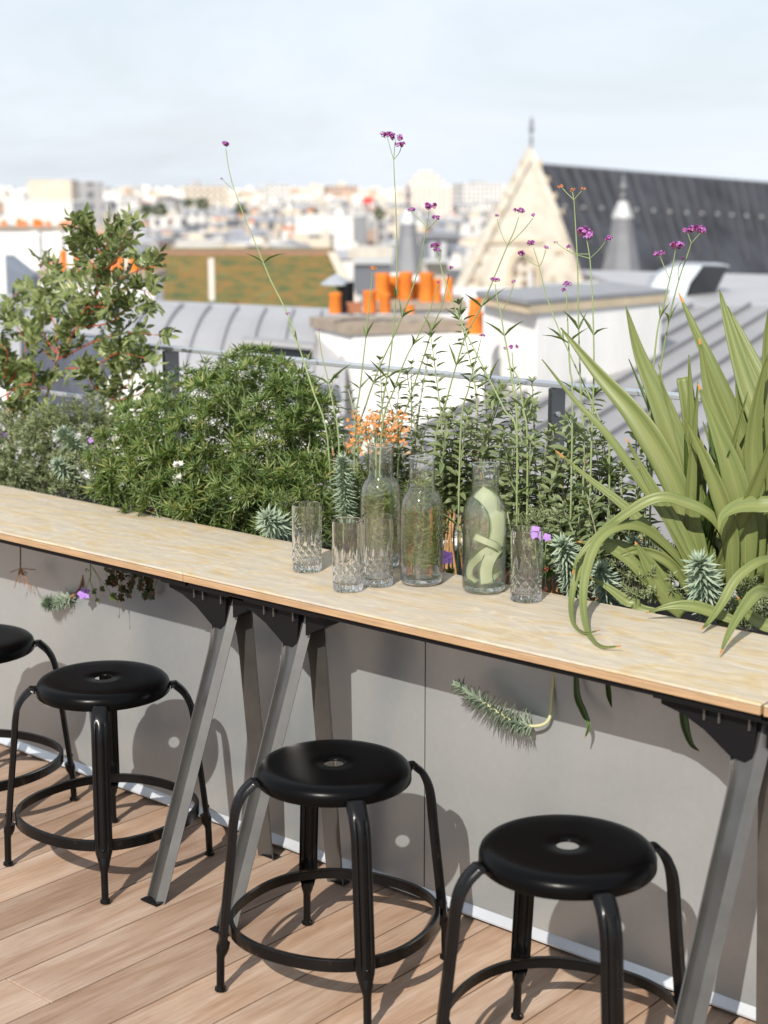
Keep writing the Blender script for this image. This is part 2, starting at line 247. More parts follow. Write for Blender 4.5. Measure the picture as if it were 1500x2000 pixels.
# ---------------------------------------------------------------- mesh building
def tag(o, label=None, cat=None, group=None, kind=None):
    if label: o['label'] = label
    if cat: o['category'] = cat
    if group: o['group'] = group
    if kind: o['kind'] = kind
    return o
def thing(name, loc, label, cat, group=None, rz=0):
    o = bpy.data.objects.new(name, None); COL.objects.link(o); o.location = loc; o.rotation_euler = (0, 0, rz); o.empty_display_size = 0.05
    return tag(o, label, cat, group)
class MB:
    def __init__(s): s.v = []; s.f = []; s.mi = []; s.m = 0
    def add(s, vs, fs):
        n = len(s.v); s.v += [tuple(p) for p in vs]; s.f += [tuple(i + n for i in f) for f in fs]; s.mi += [s.m] * len(fs); return s
    def box(s, x0, x1, y0, y1, z0, z1):
        return s.add([(x0, y0, z0), (x1, y0, z0), (x1, y1, z0), (x0, y1, z0), (x0, y0, z1), (x1, y0, z1), (x1, y1, z1), (x0, y1, z1)],
              [(3, 2, 1, 0), (4, 5, 6, 7), (0, 1, 5, 4), (1, 2, 6, 5), (2, 3, 7, 6), (3, 0, 4, 7)])
    def obox(s, c, ax, ay, az):   # centre and three half-axis vectors
        c, ax, ay, az = map(Vector, (c, ax, ay, az)); P = []
        for k in (-1, 1):
            for (i, j) in ((-1, -1), (1, -1), (1, 1), (-1, 1)): P.append(c + ax * i + ay * j + az * k)
        return s.add(P, [(3, 2, 1, 0), (4, 5, 6, 7), (0, 1, 5, 4), (1, 2, 6, 5), (2, 3, 7, 6), (3, 0, 4, 7)])
    def prism(s, pts, vec):       # planar polygon pushed along vec
        n = len(pts); vec = Vector(vec); P = [Vector(p) for p in pts] + [Vector(p) + vec for p in pts]
        return s.add(P, [tuple(range(n)), tuple(range(2 * n - 1, n - 1, -1))] + [((i + 1) % n, i, n + i, n + (i + 1) % n) for i in range(n)])
    def tube(s, path, rad, n=6, cap=True):
        path = [Vector(p) for p in path]; m = len(path)
        if not hasattr(rad, '__len__'): rad = [rad] * m
        up = Vector((0.13, 0.21, 1)); P = []
        prev = None
        for i, p in enumerate(path):
            t = (path[min(i + 1, m - 1)] - path[max(i - 1, 0)]); t.normalize() if t.length > 1e-9 else None
            if prev is None:
                a = t.cross(up if abs(t.z) < 0.95 else Vector((1, 0, 0))).normalized()
            else: a = (prev - t * prev.dot(t)).normalized()
            prev = a; b = t.cross(a)
            for k in range(n):
                an = 2 * math.pi * k / n; P.append(p + a * (math.cos(an) * rad[i]) + b * (math.sin(an) * rad[i]))
        fs = [(i * n + k, i * n + (k + 1) % n, (i + 1) * n + (k + 1) % n, (i + 1) * n + k) for i in range(m - 1) for k in range(n)]
        if cap: fs += [tuple(range(n - 1, -1, -1)), tuple((m - 1) * n + k for k in range(n))]
        return s.add(P, fs)
    def lathe(s, prof, n=32, c=(0, 0, 0), closed=False, fn=None, phase=0.0):
        m = len(prof); P = []
        for (r, z) in prof:
            for k in range(n):
                a = 2 * math.pi * k / n + phase; rr = r if fn is None else fn(r, z, a)
                P.append((c[0] + rr * math.cos(a), c[1] + rr * math.sin(a), c[2] + z))
        rows = m if closed else m - 1
        fs = [(i * n + k, i * n + (k + 1) % n, ((i + 1) % m) * n + (k + 1) % n, ((i + 1) % m) * n + k) for i in range(rows) for k in range(n)]
        return s.add(P, fs)
    def sweep(s, rings, closed_prof=True, cap=True):
        n = len(rings[0]); P = [p for r in rings for p in r]; m = len(rings); kk = n if closed_prof else n - 1
        fs = [(i * n + k, i * n + (k + 1) % n, (i + 1) * n + (k + 1) % n, (i + 1) * n + k) for i in range(m - 1) for k in range(kk)]
        if cap: fs += [tuple(range(n - 1, -1, -1)), tuple((m - 1) * n + k for k in range(n))]
        return s.add(P, fs)
    def build(s, name, mat, parent=None, smooth=40, bevel=0, label=None, fixn=True, checkvol=False):
        me = bpy.data.meshes.new(name); me.from_pydata(s.v, [], s.f)
        ms = mat if isinstance(mat, (list, tuple)) else [mat]
        for q in ms: me.materials.append(q)
        if len(ms) > 1: me.polygons.foreach_set('material_index', s.mi)
        if fixn:
            bm = bmesh.new(); bm.from_mesh(me); bmesh.ops.recalc_face_normals(bm, faces=bm.faces[:]); bm.to_mesh(me); bm.free()
        me.calc_loop_triangles()
        vol = sum(me.vertices[a].co.dot(me.vertices[b].co.cross(me.vertices[c].co)) for a, b, c in (t.vertices for t in me.loop_triangles)) if checkvol else 1
        if vol < 0: me.flip_normals()
        me.update()
        if smooth: me.shade_smooth(); me.set_sharp_from_angle(angle=R(smooth))
        o = bpy.data.objects.new(name, me); COL.objects.link(o)
        if parent is not None: o.parent = parent; 
        if bevel:
            b = o.modifiers.new('bevel', 'BEVEL'); b.width = bevel; b.segments = 2; b.limit_method = 'ANGLE'; b.angle_limit = R(40)
        if label: o['label'] = label
        return o
def W(parent, pts):   # world points -> parent's own space (parents here are only moved and turned about z)
    mi = Matrix.Identity(4); q = parent
    while q is not None: mi = Matrix.Translation(q.location) @ q.rotation_euler.to_matrix().to_4x4() @ mi; q = q.parent
    mi = mi.inverted()
    return [mi @ Vector(p) for p in pts]
def smoothpath(pts, n=4):   # Catmull-Rom
    P = [np.array(p, float) for p in pts]; P = [2 * P[0] - P[1]] + P + [2 * P[-1] - P[-2]]; out = []
    for i in range(1, len(P) - 2):
        a, b, c, d = P[i - 1:i + 3]
        for k in range(n):
            t = k / n; out.append(0.5 * (2 * b + (c - a) * t + (2 * a - 5 * b + 4 * c - d) * t * t + (3 * b - a - 3 * c + d) * t ** 3))
    out.append(P[-2]); return out

# leaf scatter: many small leaves in one mesh
def leaf_tpl(wf, n=4, fold=0.15, curl=0.2):
    """unit leaf along +Y, width fn wf(t), V fold, bending down by curl"""
    V = []; Fc = []
    for i in range(n + 1):
        t = i / n; wd = wf(t) * 0.5; z = -curl * t * t
        V += [(-wd, t, z + fold * wd), (0, t, z), (wd, t, z + fold * wd)]
    for i in range(n):
        a = i * 3; Fc += [(a, a + 1, a + 4, a + 3), (a + 1, a + 2, a + 5, a + 4)]
    return np.array(V), np.array(Fc)
oval = lambda t: max(0.03, math.sin(math.pi * min(1, max(0, t)) ** 0.8) ** 0.75)
lance = lambda t: max(0.03, (1 - t) ** 0.8 * min(1, t * 4 + 0.25))
needle = lambda t: max(0.05, 1 - t ** 2)
T_oval = [leaf_tpl(oval, 4, 0.25, c) for c in (0.02, 0.15, 0.3)]
T_lance = [leaf_tpl(lance, 3, 0.25, c) for c in (-0.05, 0.12, 0.3)]
T_needle = [leaf_tpl(needle, 2, 0.3, c) for c in (-0.05, 0.1, 0.25)]
class Leaves:
    def __init__(s): s.p = []; s.d = []; s.u = []; s.l = []; s.w = []
    def add(s, p, d, u, l, w): s.p.append(tuple(p)); s.d.append(tuple(d)); s.u.append(tuple(u)); s.l.append(l); s.w.append(w)
    def build(s, name, tpls, mat, parent, label=None):
        o0 = np.array(parent.location) if parent is not None else np.zeros(3)
        p = np.array(s.p) - o0; d = np.array(s.d, float); u = np.array(s.u, float); l = np.array(s.l); w = np.array(s.w)
        d /= np.linalg.norm(d, axis=1)[:, None] + 1e-9
        x = np.cross(d, u); nn = np.linalg.norm(x, axis=1); bad = nn < 1e-4; x[bad] = np.cross(d[bad], [0.3, 0.5, 0.81]); x /= np.linalg.norm(x, axis=1)[:, None]; z = np.cross(x, d)
        which = rng.integers(0, len(tpls), len(p)); V = []; Fs = []; n = 0
        for k, (tv, tf) in enumerate(tpls):
            idx = np.where(which == k)[0]
            if len(idx) == 0: continue
            vv = p[idx, None, :] + x[idx, None, :] * (tv[None, :, 0:1] * w[idx, None, None]) + d[idx, None, :] * (tv[None, :, 1:2] * l[idx, None, None]) + z[idx, None, :] * (tv[None, :, 2:3] * l[idx, None, None])
            nv = len(tv); ff = tf[None] + (np.arange(len(idx)) * nv)[:, None, None] + n
            V.append(vv.reshape(-1, 3)); Fs.append(ff.reshape(-1, 4)); n += len(idx) * nv
        V = np.concatenate(V); Fs = np.concatenate(Fs)
        me = bpy.data.meshes.new(name); me.vertices.add(len(V)); me.vertices.foreach_set('co', V.astype(np.float32).ravel())
        me.loops.add(Fs.size); me.loops.foreach_set('vertex_index', Fs.astype(np.int32).ravel())
        me.polygons.add(len(Fs)); me.polygons.foreach_set('loop_start', np.arange(0, Fs.size, 4, dtype=np.int32)); me.polygons.foreach_set('loop_total', np.full(len(Fs), 4, np.int32))
        me.materials.append(mat); me.update(calc_edges=True); me.validate(); me.shade_smooth()
        o = bpy.data.objects.new(name, me); COL.objects.link(o)
        if parent is not None: o.parent = parent
        if label: o['label'] = label
        return o
def rvec(s=1.0): return Vector(rng.normal(0, s, 3))
def perp(d): 
    d = Vector(d); a = d.cross(Vector((0, 0, 1)) if abs(d.z) < 0.9 else Vector((1, 0, 0))).normalized(); return a, d.cross(a).normalized()

# ================================================================= SETTING
g = MB().box(-9000, 9000, -9000, 9000, -27, -26); tag(g.build('city_ground', simple('city_ground_grey', (0.32, 0.31, 0.30), 0.9, var=0.3, vscale=0.02), None, 0), kind='structure')
d = MB()
x = -2.895 - 0.153 * 32
k = 0
while x < 3.0:
    x0, x1 = x + 0.0022, x + 0.153 - 0.0022
    ends = [-2.2 + random.uniform(0, 1.2)]
    cuts = [-3.0, random.uniform(-0.6, 0.9), 3.45]
    if abs(x - (-2.586)) < 0.05: cuts = [-3.0, 1.80, 3.45]
    for a, b in zip(cuts[:-1], cuts[1:]): d.box(x0, x1, a + 0.001, b - 0.001, -0.022, 0.0)
    x += 0.153; k += 1
deck = d.build('deck', M_deck, None, 0, bevel=0.0015); tag(deck, kind='structure')
tag(MB().box(-9, 4, -4, 3.75, -0.30, -0.04).build('deck_underlay', M_dark, None, 0), kind='structure')
tag(MB().box(-9, 4, -4, 3.70, -26, -0.304).build('own_building', M_white, None, 0), 'white walls of the building under the wooden roof terrace', 'building')
# planter
PY = 2.65
pl = thing('metal_planter', (-2.165, PY, 0), 'long galvanised sheet metal planter box behind the bar table', 'planter')
def lp(pts): return W(pl, pts)
def ploc(mb): mb.v = [tuple(p) for p in W(pl, mb.v)]; return mb
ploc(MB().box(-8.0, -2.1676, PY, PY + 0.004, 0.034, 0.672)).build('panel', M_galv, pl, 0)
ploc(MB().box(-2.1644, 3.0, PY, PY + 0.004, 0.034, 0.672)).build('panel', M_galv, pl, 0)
ploc(MB().prism([(-8.0, PY - 0.013, 0.012), (-8.0, PY - 0.013, 0.016), (-8.0, PY + 0.002, 0.0335), (-8.0, PY + 0.006, 0.0335), (-8.0, PY + 0.006, 0.012)], (11, 0, 0))).build('bottom_lip', M_lip, pl, 0)
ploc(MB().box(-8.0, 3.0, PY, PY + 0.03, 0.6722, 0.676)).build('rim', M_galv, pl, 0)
ploc(MB().box(-8.0, 3.0, PY + 0.0045, 3.30, 0.012, 0.60)).build('inner_box', M_dark, pl, 0)
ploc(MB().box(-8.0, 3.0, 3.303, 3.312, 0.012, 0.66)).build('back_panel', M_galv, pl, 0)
sb = MB(); nx, ny = 120, 10
for i in range(nx + 1):
    for j in range(ny + 1): sb.v.append((-8 + 11 * i / nx, PY + 0.03 + 0.62 * j / ny, 0.635 + random.uniform(-0.012, 0.02)))
sb.f = [(i * (ny + 1) + j, (i + 1) * (ny + 1) + j, (i + 1) * (ny + 1) + j + 1, i * (ny + 1) + j + 1) for i in range(nx) for j in range(ny)]; sb.mi = [0] * len(sb.f)
tag(sb.build('planter_soil', M_soil, None), kind='structure')
# railing
RY = 3.35
rl = thing('metal_railing', (-2.3, RY, 0), 'galvanised flat bar railing behind the planter', 'railing')
def rloc(mb): mb.v = [tuple(p) for p in W(rl, mb.v)]; return mb
rloc(MB().box(-9, -2.705, RY - 0.022, RY + 0.022, 1.108, 1.120)).build('top_rail', M_galv2, rl, 0, bevel=0.002)
rloc(MB().box(-2.7035, 3, RY - 0.022, RY + 0.022, 1.108, 1.120)).build('top_rail', M_galv2, rl, 0, bevel=0.002)
rloc(MB().box(-9, 3, RY - 0.006, RY + 0.006, 0.918, 0.930)).build('mid_rail', M_galv2, rl, 0, bevel=0.001)
rloc(MB().box(-9, 3, RY - 0.006, RY + 0.006, 0.718, 0.730)).build('mid_rail', M_galv2, rl, 0, bevel=0.001)
for xx in (-6.70, -5.235, -3.773, -2.311, -0.85, 0.61):
    p = rloc(MB().box(xx - 0.006, xx + 0.006, RY - 0.030, RY + 0.030, -0.02, 1.1075)).build('post', M_post, rl, 0, bevel=0.001)
    for zz in (1.04, 0.96):
        mb = MB(); mb.tube([(xx + 0.006, RY - 0.005, zz), (xx + 0.012, RY - 0.005, zz)], 0.007, 8); rloc(mb).build('bolt', M_galv2, p)

# ================================================================= FURNITURE
TZ = 0.73
def tabletop(name, x0, x1, label):
    t = thing(name, ((x0 + x1) / 2, 2.62, TZ), label, 'table top', 'wooden bar tops along the planter')
    f = lambda mb: (setattr(mb, 'v', [tuple(p) for p in W(t, mb.v)]), mb)[1]
    f(MB().box(x0, x1, 2.422, 2.826, TZ - 0.006, TZ)).build('surface', M_top, t, 0, bevel=0.0025)
    f(MB().box(x0 + 0.0005, x1 - 0.0005, 2.4225, 2.8255, TZ - 0.021, TZ - 0.0062)).build('edge_band', M_edge, t, 0, bevel=0.0012)
    f(MB().box(x0 + 0.004, x1 - 0.004, 2.434, 2.447, TZ - 0.034, TZ - 0.0212)).build('steel_rail', M_bracket, t, 0)
    f(MB().box(x0 + 0.004, x1 - 0.004, 2.79, 2.803, TZ - 0.034, TZ - 0.0212)).build('steel_rail', M_bracket, t, 0)
    return t
tabletop('bar_top', -6.2, -2.7075, 'pale washed wood bar top with nothing on it, left of the glasses')
tabletop('bar_top', -2.7068, -1.2325, 'pale washed wood bar top carrying the glasses and carafes')
tabletop('bar_top', -1.2275, 0.6, 'pale washed wood bar top just peeking in at the right corner')

def trestle(xc, label):
    t = thing('trestle', (xc, 2.43, 0), label, 'trestle', 'steel trestles under the bar tops')
    zt = TZ - 0.0345
    apex = Vector((0, 0.02, zt - 0.005))
    def leg(foot, top, sgn):
        # angle iron: wide plate across x with a flared shoulder, and a folded flange on its right side
        foot, top = Vector(foot), Vector(top); mb = MB(); th = 0.0022; axis = (top - foot); Ln = axis.length; ax = axis.normalized()
        X = Vector((1, 0, 0)); nrm = ax.cross(X).normalized() * (-1)
        if nrm.y * sgn < 0: nrm = -nrm                # plate faces outwards
        wl = 0.040; Lf = []; Rt = []
        n = 26
        for i in range(n + 1):
            s_ = i / n; flare = 0.060 * max(0, (s_ - 0.80) / 0.20) ** 2.2 if s_ > 0.80 else 0.0
            narrow = 0.006 * (1 - s_)
            c = foot + axis * s_
            Lf.append(c - X * (wl - narrow + flare) - nrm * 0.013); Rt.append(c)
        mb.sweep([[l, r, r - nrm * th, l - nrm * th] for l, r in zip(Lf, Rt)])
        fl = 0.017
        mb.sweep([[r + X * 0.0, r + X * fl - nrm * 0.013, r + X * (fl - .001) - nrm * (0.013 + th), r - nrm * th * 1.05] for r in Rt])
        # stiffening lip on the left rim
        mb.sweep([[l, l - X * 0.002 + nrm * 0.009, l + X * 0.001 + nrm * 0.009, l + X * 0.0025] for l in Lf])
        o = mb.build('leg', M_steel, t, 30)
        MB().obox(foot + Vector((-0.012, 0, 0.0018)), (0.026, 0, 0), (0, 0.012, 0), (0, 0, 0.0016)).build('foot_pad', M_bracket, o, 0)
        return o
    leg((0.012, -0.195, 0.004), (0.030, 0.052, zt - 0.012), -1)
    leg((0.03, 0.165, 0.004), (0.05, 0.085, zt - 0.012), 1)
    mb = MB()
    mb.prism([(-0.165, 0.028, zt), (-0.165, 0.028, zt - 0.020), (-0.12, 0.028, zt - 0.030), (-0.075, 0.028, zt - 0.050), (-0.02, 0.028, zt - 0.088), (0.022, 0.028, zt - 0.095), (0.030, 0.028, zt)], (0, 0.004, 0))
    mb.box(-0.17, 0.11, 0.006, 0.115, zt - 0.004, zt)
    mb.prism([(0.045, 0.034, zt - 0.0045), (0.045, 0.034, zt - 0.06), (0.10, 0.034, zt - 0.03), (0.11, 0.034, zt - 0.0045)], (0, 0.05, 0))
    mb.build('bracket', M_bracket, t, 20)
    for q in (-0.075, -0.045, 0.015):
        mb = MB(); mb.box(q, q + 0.004, 0.022, 0.0278, zt - 0.030, zt - 0.008); mb.build('bolt', M_steel, t, 0)
    return t
trestle(-2.63, 'dark steel A-frame trestle between the two left stools, left one of the pair')
trestle(-2.40, 'dark steel A-frame trestle partly hidden behind the middle stool')
trestle(-1.285, 'dark steel A-frame trestle at the right edge beside the nearest stool')

def make_stool():
    t = thing('metal_stool', (0, 0, 0), 'x', 'stool', 'black metal stools along the bar')
    SZ = 0.466; r0 = 0.157
    prof = [(0.0205, SZ - 0.0052), (0.0205, SZ - 0.0022), (0.0225, SZ - 0.0008), (0.05, SZ - 0.0004), (0.10, SZ - 0.0001), (0.128, SZ), (0.140, SZ - 0.0012), (0.149, SZ - 0.0050), (0.1545, SZ - 0.0108), (r0, SZ - 0.019), (r0 + 0.0005, SZ - 0.034), (r0 - 0.001, SZ - 0.0355), (r0 - 0.003, SZ - 0.034), (r0 - 0.0045, SZ - 0.020), (0.14, SZ - 0.0085), (0.10, SZ - 0.004), (0.03, SZ - 0.0042)]
    MB().lathe(prof, 96, closed=True).build('seat', M_black, t, 60)
    path = smoothpath([(0.158, 0.428), (0.166, 0.420), (0.184, 0.403), (0.197, 0.378), (0.2035, 0.345), (0.209, 0.29), (0.224, 0.16), (0.2305, 0.095)], 5)
    path = [(r, 0.095 + (z - 0.095) * 1.048) for r, z in path]
    for q in range(4):
        a = q * math.pi / 2; ca, sa = math.cos(a), math.sin(a); mb = MB(); rings = []; n = len(path)
        for i, (r, z) in enumerate(path):
            p0 = path[max(0, i - 1)]; p1 = path[min(n - 1, i + 1)]; tx, tz = p1[0] - p0[0], p1[1] - p0[1]; l_ = math.hypot(tx, tz); nx_, nz_ = -tz / l_, tx / l_
            if nx_ < 0 and i > n * 0.3: pass
            s_ = i / (n - 1)
            wd = 0.0205 if s_ > 0.12 else 0.0185 + 0.002 * s_ / 0.12
            if s_ < 0.10: dep = 0.004 + 0.1 * s_
            else: dep = 0.0140
            if s_ > 0.93: wd *= 1 - (s_ - 0.93) / 0.07 * 0.35
            ring = []; K = 14
            for k in range(K + 1):
                u = -1 + 2 * k / K; dd = dep * math.sqrt(max(0, 1 - abs(u) ** 3.0)) 
                if 0.33 < s_ < 0.92: dd -= 0.0035 * math.exp(-((abs(u) - 0.42) / 0.13) ** 2)
                ring.append((u * wd, dd))
            for k in range(K, -1, -1):
                u = (-1 + 2 * k / K) * 0.88; dd = max(0.0, dep * math.sqrt(max(0, 1 - abs(u) ** 3.0)) - 0.0028 - (0.0035 * math.exp(-((abs(u) - 0.42) / 0.13) ** 2) if 0.33 < s_ < 0.92 else 0)) if dep > 0.006 else -0.0015
                ring.append((u * wd, dd - 0.001))
            out = []
            for (wv, dv) in ring:
                rr = r + nx_ * dv * (1 if nx_ >= -0.2 else 1); zz = z + nz_ * dv
                out.append((rr * ca - wv * sa, rr * sa + wv * ca, zz))
            rings.append(out)
        mb.sweep(rings)
        # stepped peg foot with a flange
        pth = [(0.2320, 0.108, 0.0125), (0.2350, 0.096, 0.0135), (0.2370, 0.087, 0.0122), (0.2390, 0.079, 0.0092), (0.2400, 0.072, 0.0082), (0.2415, 0.012, 0.0082), (0.2415, 0.0095, 0.0118), (0.2415, 0.004, 0.0122), (0.2415, 0.001, 0.0085)]
        mb.tube([(r * ca, r * sa, z) for r, z, _ in pth], [w_ for _, _, w_ in pth], 14)
        lg = mb.build('leg', M_blackleg, t, 35)
        for sgn in (-1, 1):
            mb = MB(); 
            for (rr, hh) in (): pass
            wv = 0.0105 * sgn; c = Vector((0.1585 * ca - wv * sa, 0.1585 * sa + wv * ca, 0.4375)); n_ = Vector((ca, sa, 0))
            rp = [(0.0052, 0.0), (0.0050, 0.0020), (0.0038, 0.0036), (0.0018, 0.0044), (0.0001, 0.0046)]
            mb.tube([c + n_ * h_ for _, h_ in rp], [w_ for w_, _ in rp], 10)
            mb.build('rivet', M_blackleg if (q + sgn) % 3 else M_rivet, lg, 60)
        mb = MB(); c = Vector((0.2385 * ca, 0.2385 * sa, 0.128)); n_ = Vector((ca, sa, 0.0)); mb.tube([c - n_ * 0.004, c + n_ * 0.003, c + n_ * 0.0055], [0.0048, 0.0044, 0.0015], 10); mb.build('rivet', M_blackleg, lg, 60)
    mb = MB(); rings = []; n = 96
    for k in range(n):
        a = 2 * math.pi * k / n; rr = 0.2195 - 0.010 * (1 - math.cos(4 * a)) / 2
        rings.append([(rr * math.cos(a) if False else (rr + o_) * math.cos(a), (rr + o_) * math.sin(a), z_) for o_, z_ in ((0, 0.118), (0, 0.141), (-0.0015, 0.1425), (-0.010, 0.1425), (-0.010, 0.1405), (-0.0035, 0.1405), (-0.0035, 0.118))])
    rings.append(rings[0]); mb.sweep(rings, cap=False); mb.build('foot_ring', M_blackleg, t, 30)
    return t
def copy_tree(o, parent=None):
    c = o.copy(); COL.objects.link(c)
    if parent is not None: c.parent = parent
    for ch in list(o.children): copy_tree(ch, c)
    return c
stool = make_stool()
pf = atz(-54, 1256, 0.45)
spots = [(-2.082, 2.257, 57.5, 'black round metal stool in the middle, just left of the nearest stool'),
         (-1.490, 2.223, 56.0, 'nearest black round metal stool, its legs cut by the bottom edge'),
         (-2.888, 2.325, 48.0, 'black round metal stool standing left of the A-frame trestle pair, seen whole'),
         (pf.x, pf.y, 52.0, 'black round metal stool half cut off at the left edge')]
for i, (sx, sy, rz, lab) in enumerate(spots):
    o = stool if i == 0 else copy_tree(stool)
    o.location = (sx, sy, 0); o.rotation_euler = (0, 0, R(rz)); o['label'] = lab

# ---------------------------------------------------------------- glassware
def tumbler(p, rz, label):
    t = thing('cut_glass_tumbler', p, label, 'glass', 'cut crystal tumblers on the bar', rz)
    h = 0.158
    def fn(r, z, a):
        if z > 0.098 or z < 0.004: return r
        k = 12; d_ = 0.0
        up = z / 0.09
        if z < 0.062:
            for sg in (-1, 1):
                ph = (a * k / (2 * math.pi) + sg * (z / 0.0205)) % 1.0
                d_ = max(d_, max(0.0, 1 - abs(ph - 0.5) / 0.22))
        else:
            ph = (a * k / (2 * math.pi)) % 1.0; fade = (0.098 - z) / 0.036
            d_ = max(0.0, 1 - abs(ph - 0.5) / (0.30 * fade + 0.02)) * min(1, fade * 1.6)
        return r - 0.0021 * d_
    n = 216
    outer = [(0.0005, 0.0015), (0.026, 0.001), (0.0325, 0.0012), (0.0335, 0.003)] + [(0.0338 + 0.0014 * i / 60, 0.004 + (h - 0.006) * i / 60) for i in range(61)] + [(0.0351, h - 0.0006)]
    inner = [(0.0342, h), (0.0335, h - 0.001), (0.0331, h - 0.006)] + [(0.0331 - 0.0013 * i / 20, h - 0.006 - (h - 0.026) * i / 20) for i in range(1, 21)] + [(0.028, 0.0165), (0.015, 0.0155), (0.0005, 0.0152)]
    mb = MB(); mb.lathe(outer + inner, n, fn=lambda r, z, a: r if r < 0.0334 else fn(r, z, a), closed=False)
    mb.build('glass_body', M_glass, t, 30, checkvol=True)
    return t
for (x_, y_, rz, lab) in ((600, 1120, 0.1, 'tall cut crystal tumbler farthest left, standing on its own'),
                         (680, 1158, 0.3, 'tall cut crystal tumbler in front, nearest the bar edge'),
                         (738, 1148, 0.7, 'tall cut crystal tumbler between the front tumbler and the rosemary carafe'),
                         (1027, 1178, 1.1, 'tall cut crystal tumbler right of the cucumber carafe')):
    p = atz(x_, y_ - 6, TZ); p.z = TZ + 0.0004; tumbler(p, rz, lab)
def carafe(p, label, mat, h=0.287, fill=0.20):
    t = thing('glass_carafe', p, label, 'carafe', 'glass water carafes on the bar')
    out = [(0.0004, 0.001), (0.038, 0.0), (0.0445, 0.002), (0.0475, 0.008), (0.0482, 0.02), (0.0482, 0.168), (0.0475, 0.181), (0.0450, 0.192), (0.0405, 0.2015), (0.0350, 0.2085), (0.0312, 0.2145), (0.0296, 0.222), (0.0293, 0.235), (0.0293, h - 0.001)]
    inn = [(0.0287, h), (0.0280, h - 0.001), (0.0278, 0.235), (0.0281, 0.222), (0.0298, 0.214), (0.0336, 0.2068), (0.0388, 0.1995), (0.0432, 0.1905), (0.0456, 0.180), (0.0463, 0.168), (0.0463, 0.022), (0.0450, 0.0165), (0.040, 0.0145), (0.02, 0.0165), (0.0004, 0.0175)]
    MB().lathe(out + inn, 64).build('glass_body', mat, t, 50, checkvol=True)
    MB().lathe([(0.0292 + 0.0011 * math.cos(k * math.pi / 4), h + 0.0004 + 0.0013 * math.sin(k * math.pi / 4)) for k in range(8)], 48, closed=True).build('rim', M_glass, t, 60, checkvol=True)
    MB().lathe([(0.0004, 0.0022), (0.036, 0.0014), (0.0440, 0.0030), (0.0464, 0.0085), (0.0458, 0.0160), (0.043, 0.0140), (0.02, 0.0158), (0.0004, 0.0164)], 48).build('base', M_glass, t, 60, checkvol=True)
    # water slightly into the glass wall
    wi = [(0.0004, 0.0172)] + [(r + 0.0003, z - 0.0002) for r, z in inn[::-1][1:] if z < fill - 0.002]
    def rin(z):
        zz = [q for q in inn if q[1] > 0.017][1:]; zz = sorted(zz, key=lambda q: q[1])
        return float(np.interp(z, [q[1] for q in zz], [q[0] for q in zz])) + 0.0003
    wi += [(rin(fill), fill), (rin(fill) - 0.002, fill - 0.0008), (0.0004, fill - 0.0010)]
    wt = MB().lathe(wi, 64).build('carafe_water', M_water, None, 50, checkvol=True); wt.location = p
    return t, wt
def cpos(x_, y_): 
    p = atz(x_, y_, TZ); p.z = TZ + 0.0004; return p
c1 = cpos(743, 1105); c2 = cpos(823, 1138); c3 = cpos(945, 1153)
t, wt = carafe(c1, 'clear carafe standing farthest back, in front of the orange flowers', M_thin, 0.287, 0.205); tag(wt, 'clear water inside the rear carafe before the orange flowers', 'water', 'water in the carafes', 'thing')
t, wt = carafe(c2, 'clear carafe in the middle holding rosemary and two cinnamon sticks', M_thin, 0.287, 0.224); tag(wt, 'clear water around the rosemary and cinnamon in the middle carafe', 'water', 'water in the carafes', 'thing')
t, wt = carafe(c3, 'pale green carafe holding cucumber ribbons, right of the other two', M_thing, 0.283, 0.240); tag(wt, 'water around the cucumber ribbons in the right carafe', 'water', 'water in the carafes', 'thing')
M_rose = leafmat('rosemary_green', [(0.17, 0.24, 0.06), (0.27, 0.34, 0.10), (0.38, 0.44, 0.17)], 0.5, 0.25)
M_cin = simple('cinnamon_brown', (0.25, 0.10, 0.028), 0.75, var=0.5, vscale=90, bump=.6, bscale=200)
M_rstem = simple('rosemary_stem', (0.20, 0.15, 0.07), 0.8)
def rosemary(c, label, nst, seed, zmax):
    rg = np.random.default_rng(seed); t = thing('rosemary_sprig', c, label, 'herb'); lv = Leaves(); mb = MB()
    for i in range(nst):
        a = rg.uniform(0, 6.28); r1 = rg.uniform(0.005, 0.033); a2 = a + rg.uniform(-0.8, 0.8) + 2.4; r2 = rg.uniform(0.0, 0.024)
        zt = zmax * rg.uniform(0.7, 1.0)
        if zt > 0.19: r2 = min(r2, 0.012)
        pth = smoothpath([(r1 * math.cos(a), r1 * math.sin(a), 0.024), (0.032 * math.cos(a + .8), 0.032 * math.sin(a + .8), zt * 0.45), (r2 * math.cos(a2), r2 * math.sin(a2), zt)], 12)
        mb.tube(pth, 0.0011, 5)
        for j in range(3, len(pth) - 1):
            tt = Vector(pth[j + 1]) - Vector(pth[j]); tt.normalize(); A, B = perp(tt)
            for q in range(5):
                an = rg.uniform(0, 6.28); dd = tt * 0.75 + (A * math.cos(an) + B * math.sin(an)) * 0.9
                p = Vector(pth[j]); l_ = rg.uniform(0.016, 0.027); e = p + dd.normalized() * l_
                lim = 0.043 if e.z < 0.18 else 0.025
                rad = math.hypot(e.x, e.y)
                if rad > lim or e.z < 0.02 or e.z > 0.275: continue
                lv.add(p + c, dd, tt, l_, 0.0029)
    mb.build('stem', M_rstem, t); lv.build('foliage', T_needle, M_rose, t)
rosemary(c1, 'rosemary sprigs soaking in the rear carafe', 11, 3, 0.215); rosemary(c2, 'rosemary sprigs soaking beside the cinnamon sticks', 17, 5, 0.255)
